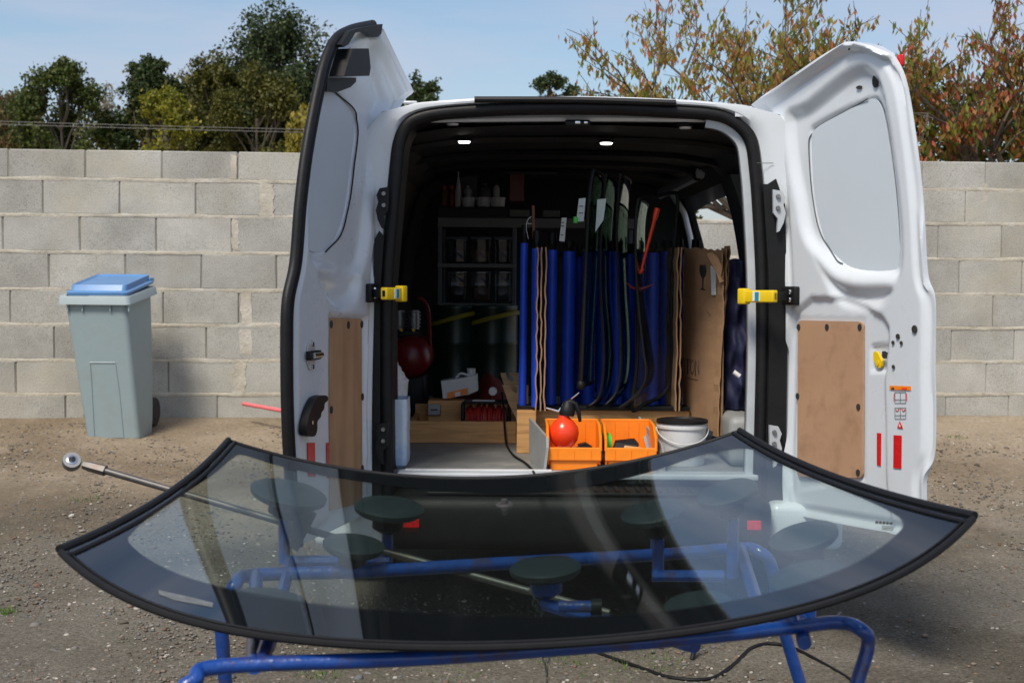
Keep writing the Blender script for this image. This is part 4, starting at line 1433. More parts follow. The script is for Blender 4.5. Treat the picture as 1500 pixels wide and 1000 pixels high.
disc_on(RD, 1250, 127.5, .015, .006, 'drain_hole', M['ink'], rd, k=.004)
disc_on(RD, 1250.5, 73, .004, .003, 'drain_hole', M['ink'], rd, k=.004)
disc_on(RD, 1341, 482, .012, .013, 'latch_hole', M['ink'], rd, k=.003)
for px, py, r in ((1316.5, 492.5, .0085), (1309.5, 501.5, .0062), (1321.5, 502, .0062), (1310, 537, .0065)):
    disc_on(RD, px, py, r, r, 'latch_hole', M['ink'], rd, k=.003)
px_poly(RD, [(1290, 514.5), (1293, 514), (1297, 516), (1322, 516.5), (1325, 518), (1325, 521), (1320, 522), (1298, 525), (1292, 525), (1290, 522)], .003, .004, 'latch_slot', M['ink'], rd, closed_spline=False)
mb = RD.quad([(1274.5, 516), (1278, 514.5), (1281, 517), (1287, 529), (1287, 535), (1284, 539), (1280, 538), (1275, 526)], .003, .010)
mb.build('release_lever', M['yellow'], rd)
disc_on(RD, 1282, 531.5, .005, .009, 'lever_button', M['yellow'], rd, k=.014, th=.003)
px_poly(RD, [(1304, 564.5), (1335, 565.5), (1335, 571.5), (1304, 570.5)], .002, .001, 'orange_label', M['orange'], rd, closed_spline=False)
for k, (cx, cy) in enumerate(((1319.5, 582), (1319.5, 605))):
    for (a, b_) in (((-8, -8), (8, -8)), ((-8, 8), (8, 8)), ((-8, -8), (-8, 8)), ((8, -8), (8, 8)), ((0, -8), (0, 8)), ((-8, 3), (8, 3))):
        line_on(RD, [(cx + a[0], cy + a[1]), (cx + b_[0], cy + b_[1])], .0008, 'diagram_line', M['lining_grey'], rd, k=.002, dense=2)
    if k == 0:
        for sx in (-1, 1): line_on(RD, [(cx + sx * 9, cy - 6), (cx + sx * 9.5, cy + 5)], .0011, 'diagram_arrow', M['red'], rd, dense=2)
    else:
        for sx in (-1, 1): line_on(RD, [(cx + sx * 7, cy - 5), (cx + sx * 4, cy - 3), (cx + sx * 2, cy - 7)], .0011, 'diagram_arrow', M['red'], rd, dense=3)
px_poly(RD, [(1315, 626.5), (1323.5, 627.5), (1319, 616.5)], .002, .001, 'warning_triangle', M['red'], rd, closed_spline=False)
px_poly(RD, [(1318, 624.7), (1320.4, 625), (1319.2, 620)], .0035, .0006, 'warning_mark', M['paper'], rd, closed_spline=False)
px_poly(RD, [(1307, 570), (1311, 570.2), (1311, 567.5), (1307, 567.3)], .0035, .0006, 'label_mark', M['ink'], rd, closed_spline=False)
px_poly(RD, [(1322, 570), (1330, 570.4), (1330, 567.8), (1322, 567.5)], .0035, .0006, 'label_mark', M['orangered'], rd, closed_spline=False)
px_poly(RD, [(1310, 637), (1321.5, 637.5), (1321, 686), (1309.5, 685)], .002, .0015, 'reflective_strip', M['red'], rd, closed_spline=False)
px_poly(RD, [(1280, 634), (1286, 634.5), (1285.5, 682.5), (1280, 681)], .002, .0015, 'reflective_strip', M['red'], rd, closed_spline=False)
# high marker light on the outer corner
c = RD.P(*RD.sz(1309, 88), -.03)
MB().rbox(c, (.014, .03, .040), .006, rz(tl)).build('corner_light', M['red'], rd, smooth=True)
# ---- left door fittings
WIN_L = [(480, 134), (503, 136), (528, 163), (532, 190), (527, 240), (519, 300), (507, 342), (487, 366), (466, 362), (459, 300), (465, 220), (472, 165)]
px_poly(LD, WIN_L, .001, .003, 'window_blank', M['panel'], ld)
flat_line(LD, [(503, 134), (530, 161), (535, 190), (530, 240), (522, 300), (510, 344), (488, 369)], .0028, 'gap_shade_line', M['rubber'], ld)  # same dark stand-in for gap shade on the left blank
px_poly(LD, [(485, 465), (532, 467), (533, 466 + 270), (485, 748)], .002, .009, 'board', M['ply'], ld, closed_spline=False)
for (px, py) in ((487, 475), (512, 476), (531.5, 475), (532.5, 581), (487, 600), (532.5, 686)):
    disc_on(LD, px, py, .010, .013, 'screw', M['ink'], ld, k=.010, th=.004)
# rubber seal on the outer edge: ribbed tube
sp = [(433, 800), (424, 700), (419, 600), (418, 500), (420, 440), (431, 385), (438, 300), (448, 220), (463, 140), (476, 88), (491, 58), (512, 44), (546, 36)]
q = [LD.P(*LD.sz(p.x, p.y), .0) for p in spline([Vector((a, b_, 0)) for a, b_ in sp], 10)]
sl = MB().tube(q, .0165, 10).build('edge_seal', M['rubber'], ld, smooth=True)
q2 = [LD.P(*LD.sz(p.x + 5, p.y), .004) for p in spline([Vector((a, b_, 0)) for a, b_ in sp[:11]], 60)]
mb = MB()
rads = [.0105 + .0012 * (i % 2) for i in range(len(q2))]
mb.tube(q2, rads, 8)
mb.build('seal_bead', M['rubber'], ld, smooth=True)
# black corner guard and high light unit
mb = LD.quad([(548, 36), (546, 50), (541, 55), (533, 54), (522, 47), (508, 48), (497, 66), (490, 70), (486, 66), (500, 46), (512, 42)], .010, .022)
mb.build('corner_guard', M['plastic'], ld)
mb = LD.quad([(497, 72), (521, 72), (524, 100), (522, 112), (484, 112), (490, 92)], .012, .055)
lu = mb.build('light_unit', M['plastic'], ld)
mb = LD.quad([(523, 80), (526, 84), (526, 100), (523, 100)], .02, .03); mb.build('connector', M['rubber'], lu)
mb = LD.quad([(524, 104), (531, 104), (531, 110), (524, 110)], .02, .03); mb.build('connector', M['rubber'], lu)
mb = LD.quad([(480, 114), (522, 114), (522, 120), (514, 128), (495, 135), (479, 134)], .010, .02)
mb.build('light_bracket', M['plastic'], lu)
# latch plate with roller
lp = disc_on(LD, 454, 520, .034, .049, 'latch_plate', M['zinc'], ld, k=.002, th=.004, n=24)
c = LD.on(454, 520, .014)
RL = Matrix((LD.u, LD.n, Vector((0, 0, 1)))).transposed()
MB().rbox(c, (.090, .018, .030), .004, RL).build('latch_body', M['rubber'], ld, smooth=True)
MB().tube([c + LD.u * .032 + LD.n * .012, c - LD.u * .034 + LD.n * .012], .010, 12).build('latch_roller', M['chrome'], ld, smooth=True)
for py in (504, 537):
    disc_on(LD, 455, py, .007, .008, 'bolt', M['chrome'], ld, k=.007, th=.004)
# curved grab handle
hp = [(466, 579), (468, 585), (463, 590), (462, 598), (458, 604), (457, 610), (452, 617), (452, 628), (448, 638), (438, 637), (436, 628), (438, 614), (443, 598), (450, 584), (458, 579)]
q = spline([Vector((a, b_, 0)) for a, b_ in hp], 3, closed=True)
LD.quad([(p.x, p.y) for p in q], .004, .028).build('grab_handle', M['plastic'], ld, smooth=True)
disc_on(LD, 443, 618, .006, .007, 'bolt', M['chrome'], ld, k=.034, th=.003)
px_poly(LD, [(449, 648), (460, 648), (461, 698), (450, 698)], .002, .0015, 'reflective_strip', M['red'], ld, closed_spline=False)
px_poly(LD, [(477, 648), (480, 648), (480, 700), (478, 700)], .003, .0015, 'reflective_strip', M['red'], ld, closed_spline=False)

# yellow check straps between body and doors
def strap(sg):
    root = thing('door_strap', None, None, (0, 0, 0)); root.parent = van; root.location = Vector((VX + sg * .72, VY, 1.26)) - van.location
    if sg > 0:
        A = at(1086, 434, 5.20); B = at(1136, 434, 5.08); C_ = at(1176, 433, 4.98)
        bk = RD.on(1162, 433, .0); n_ = RD.n; u_ = RD.u
    else:
        A = at(590, 430, 5.20); B = at(562, 430, 5.08); C_ = at(531, 429, 5.02)
        bk = LD.on(541, 429, .0); n_ = LD.n; u_ = LD.u
    d = (B - A).normalized(); up_ = Vector((0, 0, 1)); side = d.cross(up_)
    R = Matrix((d, side, up_)).transposed()
    MB().rbox(A.lerp(B, .5), ((B - A).length, .028, .044), .005, R).build('strap_end', M['yellow'], root, smooth=True)
    MB().rbox(A + d * .012, (.036, .036, .058), .006, R).build('strap_stop', M['yellow'], root, smooth=True)
    fwd = -side if side.y > 0 else side
    pl = A.lerp(B, .52 if sg > 0 else .5) + fwd * .0155
    MB().rbox(pl, (.034, .002, .034), .0008, R).build('strap_label', M['paper'], root)
    MB().rbox(pl + fwd * .0016 + d * .004 * sg, (.018, .0012, .032), .0005, R).build('strap_mark', M['teal'], root)
    MB().rbox(B.lerp(bk, .55) + Vector((0, 0, 0)), (max((bk - B).length * 1.1, .03), .02, .03), .004, Matrix(((bk - B).normalized(), side, up_)).transposed()).build('strap_arm', M['plastic'], root, smooth=True)
    R2 = Matrix((u_, n_, up_)).transposed()
    MB().rbox(bk + n_ * .012, (.080, .024, .068), .006, R2).build('strap_bracket', M['plastic'], root, smooth=True)
    for dz in (-.014, .014):
        MB().lathe([(0, .006), (.007, .006), (.009, 0)], bk + n_ * .026 + u_ * .012 + Vector((0, 0, dz)), 10, rot_to(n_)).build('bolt', M['chrome'], root, smooth=True)
strap(1); strap(-1)

# ================================================================== LOAD IN THE VAN
FZ = .601
def fl(px, py):
    """point on the cargo floor"""
    return on_z(px, py, FZ)

# --- timber sill of the glass rack
RY = 5.95
def box_between(px0, px1, ytop, ybot, Y0, Y1, b=.003):
    a, c = at(px0, ybot, Y0), at(px1, ytop, Y0)
    zb = a.z
    return MB().rbox(((a.x + c.x) / 2, (Y0 + Y1) / 2, (a.z + c.z) / 2), (abs(c.x - a.x), Y1 - Y0, abs(c.z - a.z)), b, n=1)
rack = thing('glass_rack', 'rack of upright posts in blue foam sleeves standing on a timber sill', 'rack', (at(880, 650, RY).x, RY, FZ))
a = at(757, 655, RY); c = at(1010, 601, RY)
a.z = FZ
MB().rbox(((a.x + c.x) / 2, RY + .04, (FZ + c.z) / 2), (c.x - a.x, .08, c.z - FZ), .003, n=1).build('timber_sill', M['timber'], rack)
MB().rbox(((a.x + c.x) / 2, RY + .035, c.z + .008), (c.x - a.x, .11, .016), .003, n=1).build('sill_rail', M['rubber'], rack)
MB().rbox((at(771, 640, RY - .07).x, RY - .05, (FZ + c.z) / 2), (at(785, 640, RY).x - at(757, 640, RY).x, .08, c.z - FZ + .002), .003, n=1).build('sill_block', M['timber'], rack)
MB().rbox(((a.x + c.x) / 2, RY + .45, FZ + .03), (c.x - a.x, .75, .06), .003, n=1).build('rack_base', M['timber'], rack)
sleeves = [(768, 356, 5.97, 5.5), (786, 364, 5.90, 7), (809, 366, 6.02, 7.5), (834, 368, 6.12, 8), (862, 370, 6.25, 8), (887, 366, 6.20, 8), (905, 368, 6.08, 7), (922, 372, 6.20, 8),
           (944, 372, 6.25, 8), (957, 370, 6.05, 7), (977, 368, 6.2, 9), (993, 372, 6.3, 7), (876, 372, 6.45, 6), (850, 372, 6.5, 6)]
capm = M['rubber']
for i, (px, ty, Y, hw) in enumerate(sleeves):
    t_ = at(px, ty, Y); s_ = FPX / Y
    zb = c.z + .016 if Y < 6.02 else FZ + .061
    r = hw / s_ * (1.25 if i >= 3 else 1.05)
    lean = (random.uniform(-.006, .006), random.uniform(-.004, .004))
    top = Vector((t_.x, Y, t_.z)); bot = Vector((t_.x + lean[0], Y + .0 * lean[1], zb))
    n_ = 9
    pts = [bot.lerp(top, k / n_) for k in range(n_ + 1)]
    rs = [r * (1 + random.uniform(-.03, .03)) for _ in pts]; rs[0] *= .96; rs[-1] *= .93
    if i in (0, 1, 2, 5, 8, 11):
        h = .075
    else: h = .045
    p_ = MB().tube([bot + Vector((0, 0, -.0)), top + Vector((0, 0, h * .7))], r * .45, 8).build('post', M['rubber'], rack, smooth=True)
    MB().tube(pts, rs, 14).build('foam_sleeve', M['foam'], p_, smooth=True)
    MB().tube([top + Vector((0, 0, h * .35)), top + Vector((0, 0, h * .7)), top + Vector((0, 0, h))], [r * .75, r * .78, r * .68], 12).build('post_cap', capm, p_, smooth=True)
# top rail of the rack with two capped pegs seen at the right
MB().tube([at(800, 372, 6.4), at(1045, 372, 6.4)], .012, 8).build('rack_rail', M['rubber'], rack, smooth=True)
for px in (995, 1019):
    t_ = at(px, 372, 6.38)
    MB().tube([t_ - Vector((0, 0, .7)), t_ + Vector((0, 0, .06))], .012, 10).build('post', M['rubber'], rack, smooth=True)
    MB().tube([t_ + Vector((0, 0, .02)), t_ + Vector((0, 0, .065))], .019, 12).build('post_cap', M['rubber'], rack, smooth=True)

# --- windscreens stored on edge
def stored_screen(path, Y0, depth, bow, label, skew=0., trim=.006, wid=.0035):
    p0 = [at(x, y, Y0) for x, y in path]
    edge = spline(p0, 6)
    root = thing('stored_windscreen', label, 'windscreen', (edge[-1].x, Y0 + depth / 2, min(p.z for p in edge)), 'windscreens stored upright in the rack')
    rows = []
    K = 12
    for p_ in edge:
        row = []
        for k in range(K + 1):
            f = k / K
            row.append(p_ + Vector((bow * 4 * f * (1 - f) + skew * f, depth * f, -.03 * f * (1 if p_.z > 1.2 else 0))))
        rows.append(row)
    mb = MB().grid(rows); rows2 = [[q + Vector((wid, 0, 0)) for q in r] for r in rows]; mb.grid(rows2, flip=True)
    mb.build('glass', M['glassdark'], root, smooth=True)
    per = [r[0] for r in rows] + rows[-1][1:] + [r[-1] for r in rows[::-1]][1:] + rows[0][::-1][1:-1]
    MB().tube([q + Vector((wid / 2, 0, 0)) for q in per], trim, 6, closed=True).build('edge_trim', M['rubber'], root, smooth=True)
    return root
stored_screen([(868, 250), (861, 300), (857, 400), (853, 480), (849, 565)], 5.74, .55, .05, 'windscreen on edge nearest the left, its black edge nearly straight', skew=.03, trim=.0085)
stored_screen([(887, 256), (880, 330), (879, 420), (884, 520), (878, 578), (860, 596)], 5.80, .55, .05, 'thin green windscreen standing just right of the straight edged one', skew=.03)
stored_screen([(908, 256), (903, 330), (905, 420), (909, 520), (903, 572), (885, 594)], 5.82, .55, .05, 'third upright windscreen, bent gently to the left at its foot', skew=.03)
stored_screen([(934, 292), (930, 330), (932, 420), (940, 500), (945, 548), (934, 576), (906, 598)], 5.78, .55, .04, 'windscreen whose foot curls sharply left below the red lever', skew=.05)
# rear-most pane faces the camera, its black frame curving round
pth = [(937, 293), (962, 287), (990, 281), (996, 290), (994, 320), (989, 380), (986, 450), (987, 520), (984, 560), (972, 580), (945, 592), (925, 598), (932, 540), (934, 470), (932, 400), (931, 340)]
Yf = 5.93
q = spline([at(x, y, Yf - .0) for x, y in pth], 5, closed=True)
q = [Vector((p.x, Yf - .02 + .50 * (p.x - at(931, 400, Yf).x), p.z)) for p in q]
scr = thing('stored_windscreen', 'black framed pane facing the camera behind the red lever', 'windscreen', (q[0].x, Yf, .78), 'windscreens stored upright in the rack')
MB().prism([Vector((p.x, p.y + .012, p.z)) for p in q], (0, .004, 0)).build('glass', M['glasspane'], scr)
MB().tube([Vector((p.x, p.y + .012, p.z)) for p in q], .0085, 8, closed=True).build('edge_trim', M['rubber'], scr, smooth=True)

def label_card(name, pts, Y, m_, label, cat='label'):
    p = [at(x, y, Y) for x, y in pts]
    return single(name, MB().prism(p, (0, .0015, 0)), m_, label, cat, p[0])
l1 = label_card('paper_label', [(823, 319), (830, 319), (827, 354), (819, 353)], 5.9, M['paper'], 'narrow white paper label hanging left of the stored windscreens')
l2 = label_card('paper_label', [(848, 291), (858, 290), (855, 324), (844, 325)], 5.72, M['lightlabel'], 'pale green label at the top of the straight edged windscreen')
l3 = label_card('paper_label', [(875, 292), (888, 291), (884, 322), (872, 340)], 5.78, M['lightlabel'], 'dim slanted label behind the second stored windscreen')
for (x, y, w) in ((824.5, 326, 4), (824, 331, 5), (823.5, 344, 4), (851.5, 302, 6), (851, 312, 6)):
    p = at(x, y, 5.71 if x > 840 else 5.895)
    MB().box(p, (w / 380, .001, .003)).build('print_line', M['ink'], l2 if x > 840 else l1)
p = at(843, 322, 5.70)
single('green_clip', MB().tube([p + Vector((0, 0, .012)), p - Vector((0, 0, .012))], .009, 8), M['tapegreen'], 'small green clip beside the pale green label', 'clip', p, smooth=True)

# red lever hung against the framed pane
ty = 5.84
lev = thing('red_lever', 'long orange red lever hanging in front of the black framed pane', 'lever', at(940, 395, ty))
A, B = at(963, 305, ty), at(939, 397, ty)
MB().tube([A, A.lerp(B, .12), A.lerp(B, .2), B], [.012, .0115, .0075, .0055], 10).build('lever_handle', M['orangered'], lev, smooth=True)
MB().tube([B + Vector((.006, 0, .01)), B, B - Vector((.006, 0, .012))], [.008, .009, .004], 10).build('lever_tip', M['orangered'], lev, smooth=True)
for k, pts in enumerate((((918, 415), (926, 422), (935, 424)), ((935, 424), (945, 421), (957, 416)))):
    pass
pp = at(935, 424, 5.83)
clamp = thing('red_clamp', 'small red clamp below the long lever in the glass rack', 'clamp', pp)
MB().tube([at(918, 414, 5.83), at(926, 421, 5.83), pp, at(946, 421, 5.83), at(958, 416, 5.83)], [.003, .005, .008, .004, .002], 8).build('clamp_bar', M['darkred'], clamp, smooth=True)
MB().tube([pp + Vector((0, 0, .02)), pp, pp - Vector((.0, 0, .05))], [.005, .007, .003], 8).build('clamp_screw', M['orangered'], clamp, smooth=True)

# slim black pole with ball foot leaning in front of the glass
pl = thing('suction_pole', 'thin black pole with a round knob above the orange sprayer', 'pole', at(850, 568, 5.68))
MB().tube([at(862, 300, 5.68), at(857, 420, 5.68), at(852, 556, 5.68)], .006, 8).build('pole_shaft', M['plastic'], pl, smooth=True)
MB().lathe([(0, .018), (.012, .016), (.017, .006), (.017, -.006), (.012, -.016), (0, -.018)], at(851, 564, 5.68), 16).build('pole_knob', M['plastic'], pl, smooth=True)

# --- cardboard
def card(name, pts3, ext, label, seed, extra=None):
    o = thing(name, label, 'cardboard', pts3[0])
    rng = random.Random(seed)
    MB().prism(pts3, ext).build('sheet', M['cardboard'], o)
    return o
def ragged_strip(pxs, Y, depth, wpx, label, seed):
    """folded cardboard seen on its edge: two thin leaves with torn rims"""
    rng = random.Random(seed)
    root = thing('cardboard_sheet', label, 'cardboard', at(pxs[-1][0], pxs[-1][1], Y))
    for k, off in enumerate(wpx):
        rows = []
        for (x, y) in pxs:
            j = rng.uniform(-1.2, 1.2)
            a_ = at(x + off + j, y, Y); 
            rows.append([a_, a_ + Vector((.004, depth * .3, 0)), a_ + Vector((.010 * (k - 1), depth, 0))])
        mb = MB().grid(rows); mb.grid([[q + Vector((.0055, 0, 0)) for q in r] for r in rows], flip=True)
        fr_ = [r[0] for r in rows]
        mb.grid([fr_, [q + Vector((.0055, 0, 0)) for q in fr_]])
        mb.build('leaf', M['cardboard'], root)
    return root
ys = list(range(362, 612, 10))
ragged_strip([(788 - .012 * (y - 362), y) for y in ys], 5.72, .45, (-1, 5, 11), 'folded cardboard on edge between the blue sleeves at the left of the rack', 1)
ragged_strip([(993 - .012 * (y - 362), y) for y in range(362, 606, 10)], 5.86, .35, (-1, 4), 'narrow brown cardboard edge beside the large printed sheet', 2)

# large printed sheet
A0, A1 = at(1000, 598, 6.08), at(1056, 638, 5.68)   # bottom left, bottom right
B0, B1 = at(1001, 362, 6.08), at(1058, 366, 5.68)
sheet = thing('cardboard_sheet', 'large brown cardboard with a printed wine glass symbol, right of the rack', 'cardboard', A1)
nrm = (A1 - A0).cross(Vector((0, 0, 1))).normalized()
if nrm.y > 0: nrm = -nrm
rows = []
NC, NR = 14, 30
rng = random.Random(5)
for i in range(NR + 1):
    f = i / NR
    row = []
    for j in range(NC + 1):
        g = j / NC
        p = A0.lerp(A1, g).lerp(B0.lerp(B1, g), f)
        w = .012 * sin(g * pi) * cos(f * 2.2) + .003 * sin(g * 9 + f * 5)
        p = p + nrm * w
        if i == NR: p.z += rng.uniform(-.006, .004)
        if i == 0: p.z += rng.uniform(-.004, .004)
        row.append(p)
    rows.append(row)
mb = MB().grid(rows); mb.grid([[p - nrm * .006 for p in r] for r in rows], flip=True)
mb.grid([[r[-1] for r in rows], [r[-1] - nrm * .006 for r in rows]])
mb.grid([rows[-1], [p - nrm * .006 for p in rows[-1]]], flip=True)
mb.build('printed_sheet', M['cardboard'], sheet)
# torn leaves along its right edge
for k, (o1, o2, Yk) in enumerate(((0, 1, 5.66), (5, 4, 5.69), (10, 3, 5.72))):
    rows = []
    for i in range(26):
        f = i / 25
        x = 1056 + o1 * (.35 + .65 * (1 - f)) + rng.uniform(-1, 1) - 2 * f + (3 * sin(f * 5 + k)); y = 366 + f * 274 - k * 3
        a_ = at(x, y, Yk)
        rows.append([a_ + Vector((-.012, .05, 0)), a_, a_ + Vector((.005, .001, 0)), a_ + Vector((.002, .09, 0))])
    MB().grid(rows).build('torn_leaf', M['cardboard'], sheet)
# curled flap at the top right
fp = [(1035, 372), (1043, 369), (1052, 378), (1058, 392), (1056, 404), (1060, 412), (1054, 414), (1049, 398), (1041, 386)]
MB().prism([at(x, y, 5.64 + .002 * i) for i, (x, y) in enumerate(fp)], (.004, .006, 0)).build('torn_flap', M['cardboard'], sheet)
def on_sheet(px, py, k=.004):
    g0 = A0; n_ = nrm
    p = on_plane(px, py, A0, n_)
    # follow the bow of the sheet
    g = (p - A0).dot((A1 - A0).normalized()) / (A1 - A0).length
    f = (p.z - A0.z) / (B0.z - A0.z)
    return p + n_ * (.012 * sin(max(0, min(1, g)) * pi) * cos(f * 2.2) + .003 * sin(g * 9 + f * 5) + k)
# wine glass symbol
gl = [(1026, 388), (1034, 388), (1035.5, 396), (1034, 404), (1031.6, 408), (1031.8, 422), (1035, 425), (1026, 424), (1030.6, 421.5), (1030.3, 408), (1027.3, 403), (1025.6, 396)]
MB().prism([on_sheet(x, y, .003) for x, y in gl[::-1]], nrm * .004).build('glass_symbol', M['ink'], sheet)
# lettering left visible on the board
LET = {
 'G': [((.80, .80), (.62, .97)), ((.62, .97), (.34, .98)), ((.34, .98), (.10, .72)), ((.10, .72), (.10, .28)), ((.10, .28), (.34, .02)), ((.34, .02), (.66, .03)), ((.66, .03), (.82, .14)), ((.82, .14), (.82, .46)), ((.66, .46), (.92, .46)), ((.80, .98), (.80, .76))],
 'T': [((.05, .97), (.95, .97)), ((.5, .97), (.5, .02)), ((.36, .02), (.64, .02)), ((.05, .98), (.05, .78)), ((.95, .98), (.95, .78))],
 'O': [((.5, .98), (.2, .80)), ((.2, .80), (.10, .5)), ((.10, .5), (.2, .2)), ((.2, .2), (.5, .02)), ((.5, .02), (.8, .2)), ((.8, .2), (.9, .5)), ((.9, .5), (.8, .8)), ((.8, .8), (.5, .98))],
 'N': [((.16, .02), (.16, .98)), ((.16, .98), (.84, .02)), ((.84, .02), (.84, .98)), ((.04, .98), (.24, .98)), ((.04, .02), (.28, .02)), ((.72, .98), (.96, .98))],
}
def letter(ch, x0, x1, yt0, yb0):
    for (a, b_) in LET[ch]:
        pa = (x0 + (x1 - x0) * a[0], yb0 + (yt0 - yb0) * a[1]); pb = (x0 + (x1 - x0) * b_[0], yb0 + (yt0 - yb0) * b_[1])
        thick = abs(a[0] - b_[0]) < .1 and abs(a[1] - b_[1]) > .6
        MBT.tube([on_sheet(*pa, .0025), on_sheet(*pb, .0025)], .0030 if thick else .0016, 4)
for ch, x0, x1, dy in (('G', 999, 1006.5, 0), ('T', 1007, 1013.5, 1.2), ('O', 1013.5, 1020.5, 2.2), ('N', 1020.5, 1028.5, 3.2)):
    MBT = MB(); letter(ch, x0, x1, 524 + dy, 546 + dy)
    MBT.build('printed_letter', M['ink'], sheet)
MB().tube([on_sheet(x, 551 + .22 * (x - 1000), .002) for x in (1000, 1008, 1016, 1026)], .0009, 4).build('printed_line', M['ink'], sheet)
MB().tube([on_sheet(x, y, .002) for x, y in ((1002, 432), (1014, 437), (1030, 448), (1044, 463))], .0007, 4).build('printed_line', M['ink'], sheet)
MB().prism([on_sheet(x, y, .003) for x, y in ((1042, 389), (1048, 389), (1050, 432), (1045, 432))], nrm * .003).build('grey_label', M['lightlabel'], sheet)

# padded navy cloth stuffed at the right
rows = []
for i in range(46):
    f = i / 45
    row = []
    for j in range(26):
        g = j / 25
        p = at(1064 + 40 * g, 384 + 216 * f, 5.72)
        bul = .04 * sin(pi * g) + .012 * sin(7 * f * pi + 3 * g) + .008 * sin(13 * g + 9 * f) + .006 * sin(31 * f - 11 * g)
        row.append(Vector((p.x, 5.76 - bul, p.z + .015 * sin(g * 5) * (1 - f))))
    rows.append(row)
mb = MB().grid(rows, flip=True)
mb.grid([[Vector((p.x, 5.95, p.z)) for p in r] for r in rows])
navy = single('padded_blanket', mb, M['navy'], 'dark navy padded blanket stuffed beside the large cardboard sheet', 'blanket', at(1082, 600, 5.8), smooth=True, ang=80)
p = at(1079, 548, 5.66)
single('paper_tag', MB().tube([p + Vector((-.012, 0, .010)), p + Vector((.012, -.005, -.008))], .0095, 10), M['paper'], 'small rolled white tag on the navy blanket', 'tag', p, smooth=True)
# white wheel arch box / body cover at the right foot
mb = MB().rbox((at(1080, 640, 5.65).x, 5.65, .70), (.12, .35, .19), .03)
single('plastic_cover', mb, M['greyboard'], 'grey cover on the load floor below the navy blanket', 'cover', (at(1080, 640, 5.65).x, 5.65, .601), smooth=True)

# --- white bucket with black lid
bp_ = fl(999, 690); bp_ = Vector((at(999, 640, 5.56).x, 5.56, FZ))
bk = thing('bucket', 'white plastic bucket with a black lid by the right rear pillar', 'bucket', bp_)
zt = at(999, 620, 5.5).z; hgt = zt - FZ
r0 = 33 / 375; r1_ = 36 / 375
MB().lathe([(0, 0), (r0 * .96, 0), (r0, .006), (r1_ * .985, hgt * .86), (r1_ * 1.045, hgt * .87), (r1_ * 1.05, hgt * .93), (r1_ * 1.0, hgt * .94), (r1_, hgt)], bp_, 36).build('bucket_body', M['white_plastic'], bk, smooth=True, ang=30)
MB().lathe([(r1_ * .99, hgt - .004), (r1_ * 1.05, hgt - .002), (r1_ * 1.05, hgt + .010), (r1_ * .97, hgt + .012), (r1_ * .9, hgt + .004), (0, hgt + .003)], bp_, 36).build('bucket_lid', M['rubber'], bk, smooth=True, ang=30)
hp_ = [bp_ + Vector((r1_ * 1.06 * cos(a), r1_ * 1.06 * sin(a), hgt * (.88 - .42 * sin((a - pi) if a > pi else 0) * 1))) for a in np.linspace(pi, 2 * pi, 17)]
MB().tube([bp_ + Vector((r1_ * 1.07 * cos(a), r1_ * 1.07 * sin(a), hgt * (.88 - .35 * sin(a - pi)))) for a in np.linspace(pi, 2 * pi, 17)], .0022, 6).build('bucket_handle', M['white_plastic'], bk, smooth=True)

# --- orange storage bins
def orange_bin(px0, px1, label):
    Y0, Y1 = 5.36, 5.62
    xa, xb = at(px0, 680, Y0).x, at(px1, 680, Y0).x
    w = xb - xa; cx = (xa + xb) / 2
    root = thing('storage_bin', label, 'storage bin', (cx, Y0, FZ), 'orange open fronted bins')
    h = .165; hf = .085; t_ = .005
    zf = FZ
    # floor and back
    MB().rbox((cx, (Y0 + Y1) / 2, zf + .006), (w * .86, Y1 - Y0 - .02, .012), .003, n=1).build('bin_floor', M['orange'], root)
    MB().rbox((cx, Y1 - .004, zf + h / 2), (w * .96, .007, h), .003, n=1).build('back_wall', M['orange'], root)
    for sx in (-1, 1):
        X = cx + sx * (w / 2 - .006)
        prof = [Vector((X, Y0 + .012, zf + .02)), Vector((X, Y1, zf + .0)), Vector((X, Y1, zf + h)), Vector((X, Y0 + .085, zf + h - .004)), Vector((X, Y0 + .05, zf + hf + .055)), Vector((X, Y0 + .006, zf + hf + .035)), Vector((X, Y0 + .002, zf + hf))]
        MB().prism(prof, (-sx * t_, 0, 0)).build('side_wall', M['orange'], root)
        rim_ = [Vector((X, Y1, zf + h)), Vector((X, Y0 + .085, zf + h - .004)), Vector((X, Y0 + .05, zf + hf + .055)), Vector((X, Y0 + .002, zf + hf + .035)), Vector((X, Y0 - .002, zf + hf - .01))]
        MB().tube(rim_, .0058, 8).build('side_rim', M['orange'], root, smooth=True)
    # front: lower lip proud, step in below
    MB().rbox((cx, Y0, zf + .062), (w * .97, .012, .05), .003, n=1).build('front_wall', M['orange'], root)
    MB().rbox((cx, Y0 + .010, zf + .018), (w * .84, .010, .040), .003, n=1).build('front_foot', M['orange'], root)
    for k in (-.30, 0, .30):
        MB().box((cx + k * w, Y0 - .0075, zf + .060), (.002, .003, .036)).build('front_rib', M['orange'], root)
    for k in (-.22, .05, .25):
        MB().box((cx + k * w, Y1 - .009, zf + h / 2 + .02), (.003, .003, h * .7)).build('back_rib', M['orange'], root)
    MB().rbox((cx, Y1 - .002, zf + h), (w, .012, .010), .003, n=1).build('back_rim', M['orange'], root)
    return root, cx, w
ob1, cx1, w1 = orange_bin(800, 882, 'left orange bin holding the round sprayer')
ob2, cx2, w2 = orange_bin(885, 963, 'right orange bin with green tape and a wooden handled scraper')
